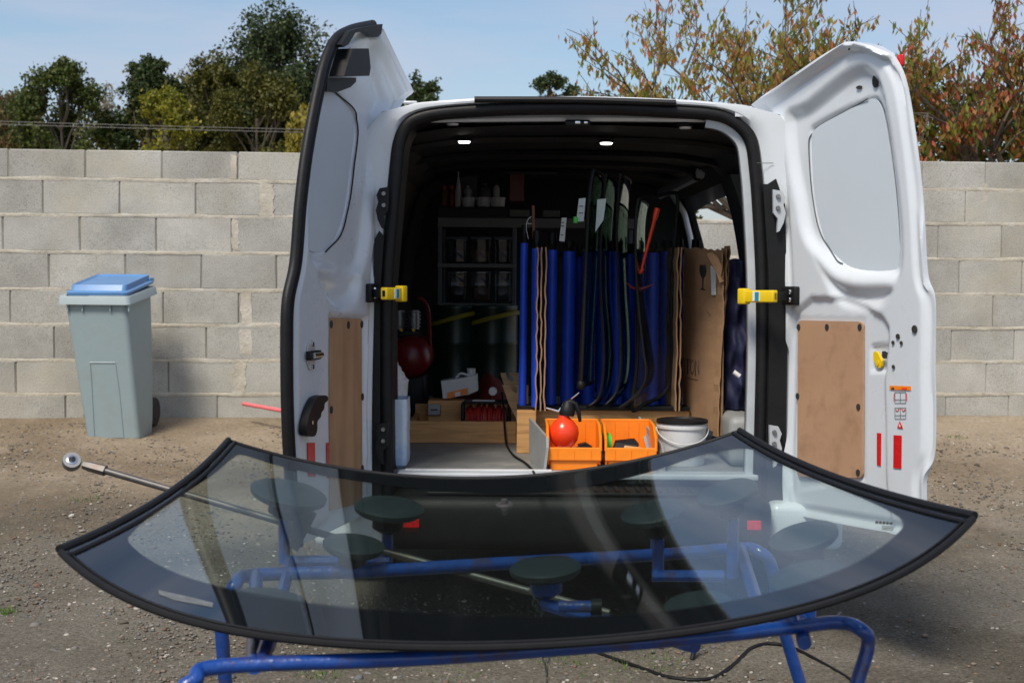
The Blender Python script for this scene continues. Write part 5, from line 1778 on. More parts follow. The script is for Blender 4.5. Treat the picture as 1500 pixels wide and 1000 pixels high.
# grey divider boards beside the bins
mb = MB().prism([at(775, 612, 5.75), at(800, 640, 5.36), at(800, 655, 5.33), at(794, 706, 5.31), at(775, 668, 5.62)], (.010, .002, 0))
single('grey_board', mb, M['greyboard'], 'grey plastic board leaning against the left orange bin', 'board', at(775, 668, 5.62))
mb = MB().prism([at(935, 610, 5.75), at(968, 650, 5.38), at(972, 668, 5.36), at(972, 690, 5.35), at(955, 690, 5.40)], (.007, .002, 0))
single('grey_board', mb, M['greyboard'], 'grey plastic board between the right orange bin and the bucket', 'board', at(972, 688, 5.36))

# sprayer: round orange bottle with a black pump head
sc_ = at(826, 634, 5.46)
sp_ = thing('pump_sprayer', 'round orange red pump sprayer with a black trigger head', 'sprayer', (sc_.x, sc_.y, sc_.z - .065))
R_ = 22 / 380
MB().lathe([(0, -R_), (R_ * .6, -R_ * .88), (R_ * .93, -R_ * .45), (R_, 0), (R_ * .93, R_ * .42), (R_ * .62, R_ * .82), (R_ * .38, R_ * 1.02), (R_ * .36, R_ * 1.2)], sc_, 32).build('bottle', M['orangered'], sp_, smooth=True)
tilt = ry(.12) @ rx(-.1)
hc_ = sc_ + Vector((.010, 0, R_ * 1.15))
MB().lathe([(R_ * .48, 0), (R_ * .52, .01), (R_ * .5, .032), (R_ * .42, .04), (R_ * .34, .055), (0, .058)], hc_, 20, tilt).build('pump_head', M['rubber'], sp_, smooth=True)
MB().tube([hc_ + Vector((-.002, 0, .048)), hc_ + Vector((.015, 0, .055)), hc_ + Vector((.034, -.002, .046)), hc_ + Vector((.046, -.003, .015)), hc_ + Vector((.052, -.003, -.022))], [.012, .012, .010, .009, .006], 8).build('trigger', M['rubber'], sp_, smooth=True)
MB().tube([hc_ + Vector((.004, 0, .055)), at(848, 575, 5.48)], .0025, 6).build('pump_rod', M['chrome'], sp_, smooth=True)
MB().tube([hc_ + Vector((-.01, 0, .045)), at(818, 602, 5.46), at(800, 597, 5.46)], [.008, .005, .003], 8).build('nozzle', M['chrome'], sp_, smooth=True)
# crumpled papers and black rubber piece in the left bin
rng = random.Random(3)
for k in range(4):
    c_ = at(826 + 8 * k, 661 - (k % 2) * 3, 5.44)
    rows = [[c_ + Vector((-.035 + .018 * j, -.02 + .016 * i, .006 * sin(2 * i + j * 1.7 + k) + .002 * i)) for j in range(5)] for i in range(4)]
    single('paper_scrap', MB().grid(rows), M['paper'], ['crumpled white paper at the left in the sprayer bin', 'second crumpled paper beneath the sprayer bottle', 'third paper scrap in the middle of the sprayer bin', 'paper scrap beside the black block in the sprayer bin'][k], 'paper', c_, smooth=True)
mb = MB().prism([at(847, 652, 5.43), at(858, 649, 5.43), at(868, 655, 5.43), at(873, 668, 5.43), at(848, 668, 5.43)], (0, .05, .0))
single('rubber_block', mb, M['rubber'], 'black rubber block at the right in the sprayer bin', 'block', at(860, 668, 5.43))
# right bin: green tape roll, black scraper with wooden handle
tp = at(888, 649, 5.47)
mb = MB().lathe([(.022, -.011), (.041, -.011), (.041, .011), (.022, .011), (.022, -.011)], tp, 28, rz(.25) @ ry(pi / 2))
single('tape_roll', mb, M['tapegreen'], 'roll of bright green tape standing in the right orange bin', 'tape roll', tp, smooth=True, ang=30)
sc2 = thing('scraper', 'black scraper with a brown wooden handle lying in the right orange bin', 'scraper', at(925, 660, 5.42))
MB().prism([at(898, 660, 5.44), at(902, 648, 5.46), at(930, 645, 5.48), at(936, 652, 5.46), at(930, 662, 5.43)], (0, .03, .006)).build('scraper_head', M['rubber'], sc2)
MB().tube([at(915, 655, 5.42), at(935, 658, 5.40), at(950, 661, 5.39)], [.008, .0095, .010], 8).build('handle', M['timber'], sc2, smooth=True)
MB().rbox(at(908, 661, 5.42), (.03, .002, .011), .0008).build('scraper_label', M['paper'], sc2)

# --- left side: cloudy container with blue stain and nested tubs
cc = Vector((at(575, 640, 5.42).x, 5.46, FZ))
cn = thing('plastic_container', 'cloudy open plastic container with blue stains behind the left seal', 'container', cc)
hh = at(585, 582, 5.46).z - FZ
rw = 23 / 381
rows = []
def rrect(cx, cy, hx, hy, r, z, n=4):
    pts = []
    for (sx, sy, a0) in ((1, 1, 0), (-1, 1, pi / 2), (-1, -1, pi), (1, -1, 3 * pi / 2)):
        for k in range(n + 1):
            a = a0 + k * pi / 2 / n
            pts.append(Vector((cx + sx * (hx - r) + r * cos(a), cy + sy * (hy - r) + r * sin(a), z)))
    return pts + [pts[0]]
prof = [(.80, 0), (.96, .012), (1.0, .04), (.97, .12), (1.0, hh * .8), (.96, hh)]
mb = MB().grid([rrect(cc.x, cc.y, rw * k, .09 * k, .025, FZ + z) for k, z in prof])
mb.grid([rrect(cc.x, cc.y, rw * .93, .084, .02, FZ + hh), rrect(cc.x, cc.y, rw * .9, .08, .02, FZ + .03)], flip=True)
mb.build('container_body', M['cloudy'], cn, smooth=True)
tubs = thing('nested_tubs', 'stack of nested white tubs behind the cloudy blue stained container', 'tubs', (at(575, 600, 5.7).x, 5.72, FZ))
for k in range(4):
    t_ = at(566 + 3 * k, 548, 5.72)
    r_ = (19 - k * .4) / 364
    mb = MB().lathe([(r_ * .85, -.20), (r_ * .95, -.05), (r_, .0), (r_ * 1.04, .006), (r_ * 1.04, .012), (r_ * .9, .05 - .01 * k), (r_ * .5, .075 - .014 * k), (0, .085 - .014 * k)], (t_.x + .004 * k, 5.72 + .01 * k, t_.z - .012 * k + .0), 24)
    mb.build('tub', M['white_plastic'], tubs, smooth=True)
MB().rbox((at(572, 640, 5.72).x, 5.72, FZ + .10), (.10, .12, .20), .02).build('tub_base', M['white_plastic'], tubs, smooth=True)

# --- wooden tray on the floor
TY = 6.2
a = fl(598, 650); b_ = fl(760, 653)
WX0, WX1 = at(599, 640, TY).x, at(756, 640, TY).x
tray = thing('wooden_tray', 'open pine tray with a metal plate, holding the cable reel', 'tray', ((WX0 + WX1) / 2, TY, FZ))
zt = at(660, 617, TY).z
MB().rbox(((WX0 + WX1) / 2, TY + .012, (FZ + zt) / 2), (WX1 - WX0, .024, zt - FZ), .002, n=1).build('front_board', M['timber'], tray)
MB().rbox(((WX0 + WX1) / 2, TY + .40, (FZ + zt) / 2 + .02), (WX1 - WX0, .022, zt - FZ + .04), .002, n=1).build('back_board', M['timber'], tray)
MB().rbox((WX0 + .011, TY + .21, (FZ + zt) / 2), (.022, .37, zt - FZ), .002, n=1).build('side_board', M['timber'], tray)
MB().rbox((WX1 - .011, TY + .21, (FZ + zt) / 2), (.022, .37, zt - FZ), .002, n=1).build('side_board', M['timber'], tray)
MB().box(((WX0 + WX1) / 2, TY + .21, FZ + .006), (WX1 - WX0 - .05, .36, .01)).build('tray_floor', M['timber'], tray)
# inner lidded box with plate
q0, q1 = at(627, 586, TY + .22), at(679, 610, TY + .22)
ib = thing('wooden_box', 'small wooden box with a grey metal plate inside the pine tray', 'box', ((q0.x + q1.x) / 2, TY + .27, FZ + .011))
MB().rbox(((q0.x + q1.x) / 2, TY + .27, (FZ + .011 + q0.z) / 2), (q1.x - q0.x, .12, q0.z - FZ - .011), .003, n=1).build('box_body', M['timber'], ib)
MB().rbox(at(636, 600, TY + .20), (.060, .012, .052), .004, n=2).build('metal_plate', M['steel'], ib)
MB().rbox(at(636, 600, TY + .192), (.032, .006, .006), .001).build('plate_slot', M['ink'], ib)
# cable reel
rc = at(712, 598, TY + .12)
reel = thing('cable_reel', 'reel of dark red cable in a black frame inside the pine tray', 'cable reel', (rc.x, TY + .12, FZ + .011))
rl = 30 / 330
rzc = FZ + .011 + .075
for k in range(11):
    x = rc.x - rl * .85 + k * rl * .17
    rr_ = .066 - .010 * abs((k - 5) / 5) ** 2 + .003 * (k % 2)
    tl_ = .05 * sin(k * 2.1)
    pts = [Vector((x + tl_ * .2 * cos(a + k), TY + .13 + rr_ * cos(a), rzc + rr_ * sin(a))) for a in np.linspace(0, 2 * pi, 22, endpoint=False)]
    MB().tube(pts, .0085, 7, closed=True).build('cable_turn', M['redcable'], reel, smooth=True)
MB().lathe([(.055, -rl), (.055, rl)], (rc.x, TY + .13, rzc), 20, ry(pi / 2)).build('drum', M['redcable'], reel, smooth=True)
for sx in (-1, 1):
    MB().rbox((rc.x + sx * (rl + .012), TY + .13, rzc + .005), (.016, .10, .15), .006).build('reel_frame', M['plastic'], reel, smooth=True)
MB().rbox((rc.x, TY + .12, rzc + .085), (rl * 2.2, .11, .012), .005).build('reel_top', M['plastic'], reel, smooth=True)
MB().rbox((rc.x - .01, TY + .10, rzc + .0925), (.10, .05, .003), .001).build('reel_label', M['paper'], reel)
kn = at(722, 573, TY + .10)
MB().lathe([(0, -.010), (.016, -.010), (.020, 0), (.016, .010), (0, .010)], kn, 20, rx(pi / 2)).build('reel_knob', M['white_plastic'], reel, smooth=True)
# black cable over the tray front and along the floor
pts = [at(735, 575, TY + .06), at(738, 600, TY - .01), at(739, 622, TY - .015), fl(742, 652) + Vector((0, 0, .005)), fl(752, 668) + Vector((0, 0, .005)), fl(770, 680) + Vector((0, 0, .005)), fl(782, 694) + Vector((0, 0, .005)), fl(786, 712) + Vector((0, 0, .005))]
single('power_cable', MB().tube(spline(pts, 8), .0048, 8), M['rubber'], 'black power cable running over the tray and along the van floor', 'cable', pts[4], smooth=True)
# plywood hooks
def hook(px0, px1, y0, y1, Y, label, kx, ky):
    w = (px1 - px0)
    poly = [(px0, y0), (kx - 5, y0), (kx - 4, ky - 6), (kx - 1, ky - 1), (kx + 4, ky + 2), (kx + 7, ky - 2), (kx + 5, ky - 6), (kx + 1, ky - 8), (kx + 0, y0), (px1, y0), (px1, y1), (px0 + w * .55, y1), (px0 + w * .25, y0 + (y1 - y0) * .55)]
    p = [at(x, y, Y) for x, y in poly]
    single('plywood_hook', MB().prism(p, (0, .015, 0)), M['timber2'], label, 'plywood piece', at((px0 + px1) / 2, y1, Y))
hook(733, 767, 546, 600, 6.32, 'rear plywood piece with a hooked notch beside the cable reel', 746, 557)
hook(736, 774, 564, 615, 6.18, 'front plywood piece with a hooked notch beside the cable reel', 752, 574)

# white canister tipped on its side, orange label
jc = thing('plastic_canister', 'white canister with an orange label lying tipped on the tray', 'canister', at(672, 580, 6.45))
q = [at(646, 558, 6.42), at(686, 552, 6.42), at(699, 548, 6.42), at(700, 572, 6.42), at(686, 578, 6.42), at(649, 584, 6.42)]
mb = MB().prism(q, (0, .10, 0)); mb.build('canister_body', M['white_plastic'], jc)
MB().prism([at(655, 575, 6.415), at(685, 568, 6.415), at(686, 577, 6.415), at(655, 584, 6.415)], (0, .004, 0)).build('canister_label', M['orange'], jc)
MB().prism([at(666, 575, 6.41), at(674, 573, 6.41), at(675, 579, 6.41), at(667, 581, 6.41)], (0, .004, 0)).build('canister_print', M['paper'], jc)
MB().tube(spline([at(668, 554, 6.45), at(674, 547, 6.45), at(684, 549, 6.45), at(692, 553, 6.45)], 5), .006, 8).build('canister_handle', M['white_plastic'], jc, smooth=True)
MB().lathe([(.02, 0), (.02, .03), (0, .03)], at(690, 549, 6.47), 14).build('canister_cap', M['white_plastic'], jc, smooth=True)
# red cloth heap
rows = []
for i in range(18):
    row = []
    for j in range(40):
        g = j / 39; f = i / 17
        x = at(648 + 116 * g, 560, 6.75).x
        hgt_ = (.20 * math.exp(-((g - .62) / .22) ** 2) + .13 * math.exp(-((g - .25) / .16) ** 2) + .07) * sin(pi * (.08 + .84 * f)) + .010 * sin(23 * g + 5 * f) + .008 * sin(11 * f + 17 * g)
        row.append(Vector((x, 6.55 + .5 * f, FZ + max(.002, hgt_ if 0 < i < 17 else .002))))
    rows.append(row)
single('red_cloth', MB().grid(rows), M['redcloth'], 'heap of dark red cloth behind the wooden tray', 'cloth', (at(706, 560, 6.8).x, 6.8, FZ), smooth=True, ang=80)

# --- red compressor on the left
CY = 6.9
cm = thing('air_compressor', 'red air compressor with a hooped handle deep on the left of the load space', 'compressor', (at(603, 560, CY).x, CY, FZ))
tc_ = at(604, 520, CY); tr_ = 30 / 302
MB().lathe([(0, -.26), (.05, -.255), (.085, -.23), (tr_, -.19), (tr_, .19), (.085, .23), (.05, .255), (0, .26)], tc_, 28, rx(pi / 2)).build('tank', M['darkred'], cm, smooth=True)
for px in (585, 606):
    c_ = at(px, 468, CY)
    m_ = MB()
    m_.lathe([(.028, -.05), (.03, 0), (.026, .045), (0, .05)], c_, 16)
    cy = m_.build('cylinder_head', M['steel'], cm, smooth=True)
    for k in range(5):
        MB().lathe([(.026, 0), (.036, .001), (.036, .005), (.026, .006)], c_ + Vector((0, 0, -.035 + .017 * k)), 16).build('cooling_fin', M['steel'], cy, smooth=True)
MB().rbox(at(596, 488, CY), (.13, .16, .04), .01).build('pump_block', M['plastic'], cm, smooth=True)
MB().rbox((cm.location.x, CY, FZ + .16), (.15, .34, .20), .02).build('base_frame', M['plastic'], cm, smooth=True)
MB().tube(spline([at(612, 437, CY - .05), at(618, 438, CY - .05), at(626, 448, CY - .05), at(629, 470, CY - .05), at(630, 520, CY - .05)], 5), .008, 8).build('carry_hoop', M['darkred'], cm, smooth=True)
for py in (484, 486):
    pass
for px in (588, 606):
    MB().lathe([(.008, 0), (.008, .012), (0, .012)], at(px, 483, CY - .09), 10, rx(pi / 2)).build('brass_fitting', M['yellow'], cm, smooth=True)
for sx in (-1, 1):
    MB().lathe([(0, -.02), (.05, -.02), (.055, 0), (.05, .02), (0, .02)], (cm.location.x + sx * .09, CY, FZ + .056), 20, ry(pi / 2)).build('wheel', M['tyre'], cm, smooth=True)

# --- dark green drums with straps
for k, (px, hw, lab) in enumerate(((668, 34, 'left dark green drum with a yellow strap below the shelves'), (722, 36, 'right dark green drum with a yellow strap below the shelves'))):
    Y = 7.2
    c_ = Vector((at(px, 500, Y).x, Y, FZ))
    d_ = thing('green_drum', lab, 'drum', c_, 'green drums')
    zt = at(px, 447, Y).z - FZ; r_ = hw / 289
    prof = [(0, 0), (r_, 0), (r_ * 1.02, .005), (r_, .015), (r_, zt * .33), (r_ * 1.03, zt * .35), (r_, zt * .37), (r_, zt * .66), (r_ * 1.03, zt * .68), (r_, zt * .70), (r_, zt - .02), (r_ * 1.03, zt - .01), (r_ * 1.0, zt), (0, zt - .01)]
    MB().lathe(prof, c_, 32).build('drum_body', M['darkgreen'], d_, smooth=True, ang=50)
    pts = [c_ + Vector((r_ * 1.05 * cos(a), r_ * 1.05 * sin(a), zt * .88 + .035 * cos(a + .3))) for a in np.linspace(pi, 2 * pi, 14)]
    MB().tube(pts, .007, 6, flat=1.8).build('strap', mat('dull_yellow_strap', (.28, .24, .01), .6), d_, smooth=True)

# --- shelving across the front of the load space
SY = 7.5
shf = thing('shelf_unit', 'grey metal shelf unit with two tiers at the front of the load space', 'shelf', (at(760, 450, SY).x, SY + .15, FZ))
xa, xb = at(641, 330, SY).x, at(935, 330, SY).x
for (yt, yb_, xe) in ((319, 333, xb), (386, 392, at(756, 390, SY).x), (444, 449, at(756, 390, SY).x)):
    zt, zb_ = at(700, yt, SY).z, at(700, yb_, SY).z
    MB().rbox(((xa + xe) / 2, SY + .006, (zt + zb_) / 2), (xe - xa, .012, zt - zb_), .002, n=1).build('shelf_edge', M['shelfgrey'], shf)
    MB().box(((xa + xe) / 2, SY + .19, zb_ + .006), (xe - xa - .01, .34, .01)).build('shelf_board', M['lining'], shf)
for X in (xa + .012, at(756, 390, SY).x - .01, xb - .012):
    MB().rbox((X, SY + .025, (FZ + at(700, 325, SY).z) / 2), (.022, .022, at(700, 325, SY).z - FZ), .002, n=1).build('upright', M['lining_grey'], shf)
    MB().rbox((X, SY + .36, (FZ + at(700, 325, SY).z) / 2), (.022, .022, at(700, 325, SY).z - FZ), .002, n=1).build('upright', M['lining_grey'], shf)
# clear boxes on two tiers
rowsb = [(392 + 50, 352, 'upper'), (444, 396, 'lower')]
posn = ['left', 'middle', 'right']
for tier, (ybot, ytop) in enumerate(((386, 346), (444, 396))):
    for k in range(3):
        px = 669 + 35 * k
        A, B = at(px - 15.5, ybot, SY + .03), at(px + 15.5, ytop, SY + .03)
        lab = '%s clear storage box on the %s shelf tier' % (posn[k], ('upper', 'lower')[tier])
        b2 = thing('clear_box', lab, 'storage box', ((A.x + B.x) / 2, SY + .15, A.z), 'clear boxes on the shelves')
        hh = B.z - A.z
        o_ = MB()
        hx = (B.x - A.x) / 2
        o_.grid([rrect((A.x + B.x) / 2, SY + .15, hx * .88, .105, .012, A.z + .002), rrect((A.x + B.x) / 2, SY + .15, hx * .96, .12, .014, A.z + hh * .9)])
        o_.build('box_body', M['clearbox'], b2, smooth=True)
        MB().rbox(((A.x + B.x) / 2, SY + .15, A.z + hh * .93), (hx * 2, .25, .014), .004).build('box_lid', M['clearbox'] if tier else M['lining_grey'], b2, smooth=True)
        MB().rbox(((A.x + B.x) / 2, SY + .15, A.z + hh * .28), (hx * 1.6, .18, hh * .5), .01, n=1).build('box_contents', [M['navy'], M['copper'], M['lining'], M['lining'], M['copper'], M['lining_grey']][k + 3 * tier], b2)
# things standing on the top shelf
def bottle(px, ytop, ybot, hw, Y, m_, cap, label, neck=.35, shoulder=.25, name='bottle'):
    A = at(px, ybot, Y); h = at(px, ytop, Y).z - A.z; r = hw * Y / FPX
    o = thing(name, label, 'bottle', A)
    MB().lathe([(0, 0), (r * .95, 0), (r, .004), (r, h * (1 - shoulder - .14)), (r * .8, h * (1 - shoulder * .5 - .14)), (r * neck, h * .86)], A, 18).build('bottle_body', m_, o, smooth=True)
    MB().lathe([(r * neck * 1.15, h * .85), (r * neck * 1.15, h), (0, h)], A, 14).build('cap', cap, o, smooth=True)
    return o
TS = 303
A, B = at(641, 319, SY), at(744, 304, SY)
single('black_tray', MB().rbox(((A.x + B.x) / 2, SY + .15, (A.z + B.z) / 2), (B.x - A.x, .30, B.z - A.z), .003, n=1), M['rubber'], 'long black tray on the top shelf below the bottles', 'tray', ((A.x + B.x) / 2, SY + .15, A.z))
bottle(651, 272, 303, 6, SY + .12, M['copper'], M['orangered'], 'dark orange bottle at the left end of the top shelf')
bottle(662, 272, 303, 5.5, SY + .10, M['darkred'], M['orangered'], 'red bottle beside the dark orange one on the top shelf')
bottle(671, 250, 303, 4.5, SY + .09, M['white_plastic'], M['white_plastic'], 'white bottle with a long thin nozzle on the top shelf', neck=.22, shoulder=.55)
bottle(685, 272, 290, 6, SY + .2, M['white_plastic'], M['white_plastic'], 'small white bottle behind the white tubs')
bottle(709, 268, 290, 10, SY + .2, M['lining_grey'], M['lining_grey'], 'grey bottle behind the middle white tub')
bottle(727, 268, 290, 5, SY + .2, M['white_plastic'], M['darkred'], 'white spray bottle with a red collar on the top shelf')
A, B = at(674, 300, SY + .25), at(699, 239, SY + .25)
single('upright_board', MB().rbox(((A.x + B.x) / 2, SY + .26, (A.z + B.z) / 2), (B.x - A.x, .02, B.z - A.z), .003, n=1), M['lining_grey'], 'upright grey panel behind the bottles on the top shelf', 'panel', ((A.x + B.x) / 2, SY + .26, A.z))
for k, (px, w) in enumerate(((686, 10), (708, 10.5), (729, 11))):
    A = at(px, 303, SY + .08); h = at(px, 289, SY + .08).z - A.z; r = w * SY / FPX
    o = thing('white_tub', ['left', 'middle', 'right'][k] + ' of three white tubs in a row on the top shelf', 'tub', A, 'white tubs on the top shelf')
    MB().lathe([(0, 0), (r * .92, 0), (r, h * .8)], A, 20).build('tub_body', M['white_plastic'], o, smooth=True)
    MB().lathe([(r * 1.04, h * .78), (r * 1.04, h * .98), (r * .98, h), (0, h)], A, 20).build('tub_lid', M['white_plastic'], o, smooth=True)
# red folder case and grey rail above the shelf, right half
A, B = at(745, 296, SY + .2), at(768, 254, SY + .2)
single('red_case', MB().rbox(((A.x + B.x) / 2, SY + .22, (A.z + B.z) / 2), (B.x - A.x, .05, B.z - A.z), .006, n=1), M['darkred'], 'dark red upright case on the right of the top shelf', 'case', ((A.x + B.x) / 2, SY + .22, A.z), smooth=False)
A, B = at(740, 253, SY + .15), at(816, 250, SY + .15)
single('grey_rail', MB().rbox(((A.x + B.x) / 2, SY + .15, A.z), (B.x - A.x, .02, .012), .003, n=1), M['lining_grey'], 'thin grey rail above the dark red case', 'rail', ((A.x + B.x) / 2, SY + .15, A.z))
for (x0_, x1_, yt, yb_, lab) in ((746, 776, 307, 318, 'left grey carton on the shelf right of the black tray'), (795, 820, 308, 318, 'right grey carton on the shelf near the stored glass')):
    A, B = at(x0_, yb_, SY + .05), at(x1_, yt, SY + .05)
    single('grey_carton', MB().rbox(((A.x + B.x) / 2, SY + .12, (A.z + B.z) / 2), (B.x - A.x, .14, B.z - A.z), .003, n=1), M['shelfgrey'], lab, 'carton', ((A.x + B.x) / 2, SY + .12, A.z))
# brown stick with white wire beside the first blue sleeve
p0, p1 = at(782, 350, 5.95), at(781, 301, 5.95)
st = thing('brown_stick', 'brown stick with a loop of white wire above the left blue sleeves', 'stick', p0)
MB().tube([p0, p1], .0065, 8).build('stick_shaft', M['copper'], st, smooth=True)
MB().tube(spline([at(779, 317, 5.94), at(773, 322, 5.94), at(771, 334, 5.94), at(774, 350, 5.94)], 5), .0013, 5).build('wire_loop', M['paper'], st, smooth=True)
MB().tube([at(771, 327, 5.94), at(779, 328, 5.94)], .0013, 5).build('wire_loop', M['paper'], st, smooth=True)

# ================================================================== WINDSCREEN ON ITS STAND (foreground)
NL, NR = at(90, 806, 2.40), at(1425, 757, 2.47)
FL, FR = at(337, 646, 3.36), at(1081, 632, 3.33)
def lerp(a, b_, t): return a + (b_ - a) * t
def gsurf(u, v, k=0.):
    """u -1..1 left to right, v 0 near edge .. 1 far edge"""
    t = (u + 1) / 2
    p = NL.lerp(NR, t).lerp(FL.lerp(FR, t), v)
    c = 1 - u * u
    c5 = 1 - abs(u) ** 5; bl = .30 * (1 - v) + .05 * v
    sag = (.150 * (1 - v) + .106 * v)
    p = p + Vector((0, 0, -sag * ((1 - bl) * c + bl * c5) - .018 * 4 * v * (1 - v)))
    p.y += -.165 * c5 * (1 - v) + .050 * c * v
    # side edges bow slightly inwards as the photo shows
    p.x -= .018 * u * 4 * v * (1 - v) * 1.0
    if k: p = p + gnorm(u, v) * k
    return p
def gnorm(u, v):
    e = .01
    a = gsurf(min(u + e, 1), v) - gsurf(max(u - e, -1), v)
    b2 = gsurf(u, min(v + e, 1)) - gsurf(u, max(v - e, 0))
    n_ = a.cross(b2).normalized()
    return n_ if n_.z > 0 else -n_
ws = thing('windscreen', 'large curved windscreen with a dark printed border lying on the blue stand', 'windscreen', (.05, 2.8, .75))
NU, NV = 90, 40
us = np.linspace(-1, 1, NU); vs_ = np.linspace(0, 1, NV)
top = [[gsurf(u, v) for u in us] for v in vs_]
bot = [[gsurf(u, v, -.0048) for u in us] for v in vs_]
mb = MB().grid(top); mb.grid(bot, flip=True)
glass = mb.build('glass', M['glass'], ws, smooth=True, ang=60)
# printed border: ring between the rim and a rounded inner outline
fm = bpy.data.materials.new('printed_border'); fm.use_nodes = True
N, L = fm.node_tree.nodes, fm.node_tree.links
b = N['Principled BSDF']; b.inputs['Base Color'].default_value = (.006, .007, .009, 1); b.inputs['Roughness'].default_value = .7; b.inputs['Specular IOR Level'].default_value = 0
uvn = N.new('ShaderNodeUVMap'); uvn.uv_map = 'ring'
sx = N.new('ShaderNodeSeparateXYZ'); L.new(uvn.outputs[0], sx.inputs[0])
mr = N.new('ShaderNodeMapRange'); mr.inputs['From Min'].default_value = .88; mr.inputs['From Max'].default_value = 1.0
mr.interpolation_type = 'SMOOTHSTEP'
L.new(sx.outputs['Y'], mr.inputs['Value'])
tr = N.new('ShaderNodeBsdfTransparent')
mx = N.new('ShaderNodeMixShader'); L.new(mr.outputs[0], mx.inputs[0]); L.new(b.outputs[0], mx.inputs[1]); L.new(tr.outputs[0], mx.inputs[2])
L.new(mx.outputs[0], N['Material Output'].inputs['Surface'])
M['frit'] = fm
NA = 200
inner = []
INP = [(190, 788), (198, 800), (230, 822), (280, 843), (330, 856), (420, 872), (560, 888), (700, 897), (830, 899), (960, 892), (1080, 874), (1180, 848), (1260, 815), (1305, 785), (1319, 768), (1308, 752), (1260, 728), (1180, 695), (1120, 668), (1098, 657),
       (1070, 658), (1020, 668), (940, 694), (860, 712), (780, 722), (700, 722), (620, 716), (540, 706), (460, 693), (400, 679), (362, 667), (345, 668), (318, 690), (270, 722), (220, 756), (196, 778)]
def glass_uv(px, py):
    """find u,v on the glass for a photo pixel"""
    u, v = 0., .5
    def proj(u, v):
        p = gsurf(u, v); q = CAM_M.inverted() @ p
        return 750 + FPX * q.x / -q.z, 500 - FPX * q.y / -q.z
    best = None
    for uu in np.linspace(-.95, .95, 9):
        for vv_ in np.linspace(.05, .95, 7):
            x, y = proj(uu, vv_); d = (x - px) ** 2 + (y - py) ** 2
            if best is None or d < best[0]: best = (d, uu, vv_)
    u, v = best[1], best[2]
    for _ in range(12):
        x, y = proj(u, v); e = 1e-3
        xu, yu = proj(u + e, v); xv, yv = proj(u, v + e)
        a, b2, c, d = (xu - x) / e, (xv - x) / e, (yu - y) / e, (yv - y) / e
        det = a * d - b2 * c
        if abs(det) < 1e-6: break
        dx, dy = px - x, py - y
        u += max(-.2, min(.2, (d * dx - b2 * dy) / det)); v += max(-.2, min(.2, (-c * dx + a * dy) / det))
        u = max(-1, min(1, u)); v = max(0, min(1, v))
    return u, v
iu = [glass_uv(x, y) for x, y in INP]
iu = [(p.x, p.y) for p in spline([Vector((a, b2, 0)) for a, b2 in iu], 6, closed=True)]
cu, cv = 0, .5
def ray_sq(u, v):
    du, dv = u - cu, v - cv
    s = 1e9
    if du > 1e-9: s = min(s, (1 - cu) / du)
    if du < -1e-9: s = min(s, (-1 - cu) / du)
    if dv > 1e-9: s = min(s, (1 - cv) / dv)
    if dv < -1e-9: s = min(s, (0 - cv) / dv)
    return cu + du * s, cv + dv * s
# refine ring sampling near the corners
ring = []
for i in range(len(iu)):
    a, b2 = iu[i], iu[(i + 1) % len(iu)]
    oa, ob = ray_sq(*a), ray_sq(*b2)
    n_ = max(1, int(math.hypot((oa[0] - ob[0]) * .7, oa[1] - ob[1]) / .02))
    for k in range(n_): 
        t = k / n_
        ring.append((lerp(a[0], b2[0], t), lerp(a[1], b2[1], t)))
for cx_, cy_ in ((1, 1), (1, 0), (-1, 1), (-1, 0)):
    # exact corner: nearest ring sample gets the corner direction
    best = min(range(len(ring)), key=lambda i: (ray_sq(*ring[i][:2])[0] - cx_) ** 2 + (ray_sq(*ring[i][:2])[1] - cy_) ** 2)
    ring[best] = (ring[best][0], ring[best][1], (cx_, cy_))
KR = 8
V_, F_, UVs = [], [], []
for r_ in ring:
    o_ = r_[2] if len(r_) > 2 else ray_sq(r_[0], r_[1])
    for k in range(KR + 1):
        f = k / KR
        u, v = lerp(o_[0], r_[0], f), lerp(o_[1], r_[1], f)
        V_.append(tuple(gsurf(u, v, -.0024))); UVs.append(f)
nR = len(ring)
for i in range(nR):
    j = (i + 1) % nR
    for k in range(KR):
        F_.append((i * (KR + 1) + k, i * (KR + 1) + k + 1, j * (KR + 1) + k + 1, j * (KR + 1) + k))
me = bpy.data.meshes.new('printed_border')
me.from_pydata([tuple(Vector(v) - wloc(ws)) for v in V_], [], F_); me.update()
uvl = me.uv_layers.new(name='ring')
for lp_ in me.loops: uvl.data[lp_.index].uv = (0, UVs[lp_.vertex_index])
link_obj('printed_border', me, ws, M['frit'], smooth=True)
# mouldings: side strips, near lip, far lip
def edge_pts(side, n=60, k=.0, out=0.):
    if side == 'L': P = [gsurf(-1, v, k) for v in np.linspace(0, 1, n)]
    if side == 'R': P = [gsurf(1, v, k) for v in np.linspace(0, 1, n)]
    if side == 'N': P = [gsurf(u, 0, k) for u in np.linspace(-1, 1, n)]
    if side == 'F': P = [gsurf(u, 1, k) for u in np.linspace(-1, 1, n)]
    return P
M['mould'] = mat('black_moulding', (.008, .008, .009), .5, spec=.25, var=.15, vscale=30)
for s_ in 'LR':
    sg = -1 if s_ == 'L' else 1
    P = [p + Vector((sg * .004, 0, .003)) for p in edge_pts(s_)]
    MB().tube(P, .0075, 8).build('side_moulding', M['mould'], ws, smooth=True)
    P = [gsurf(sg * .982, v, .002) for v in np.linspace(0, 1, 60)]
    MB().tube(P, .004, 6).build('moulding_lip', M['mould'], ws, smooth=True)
P = [p + Vector((0, -.003, -.002)) for p in edge_pts('N', 120)]
MB().tube(P, .0065, 8).build('lower_moulding', M['mould'], ws, smooth=True)
P = [gsurf(u, .014, .0012) for u in np.linspace(-.99, .99, 120)]
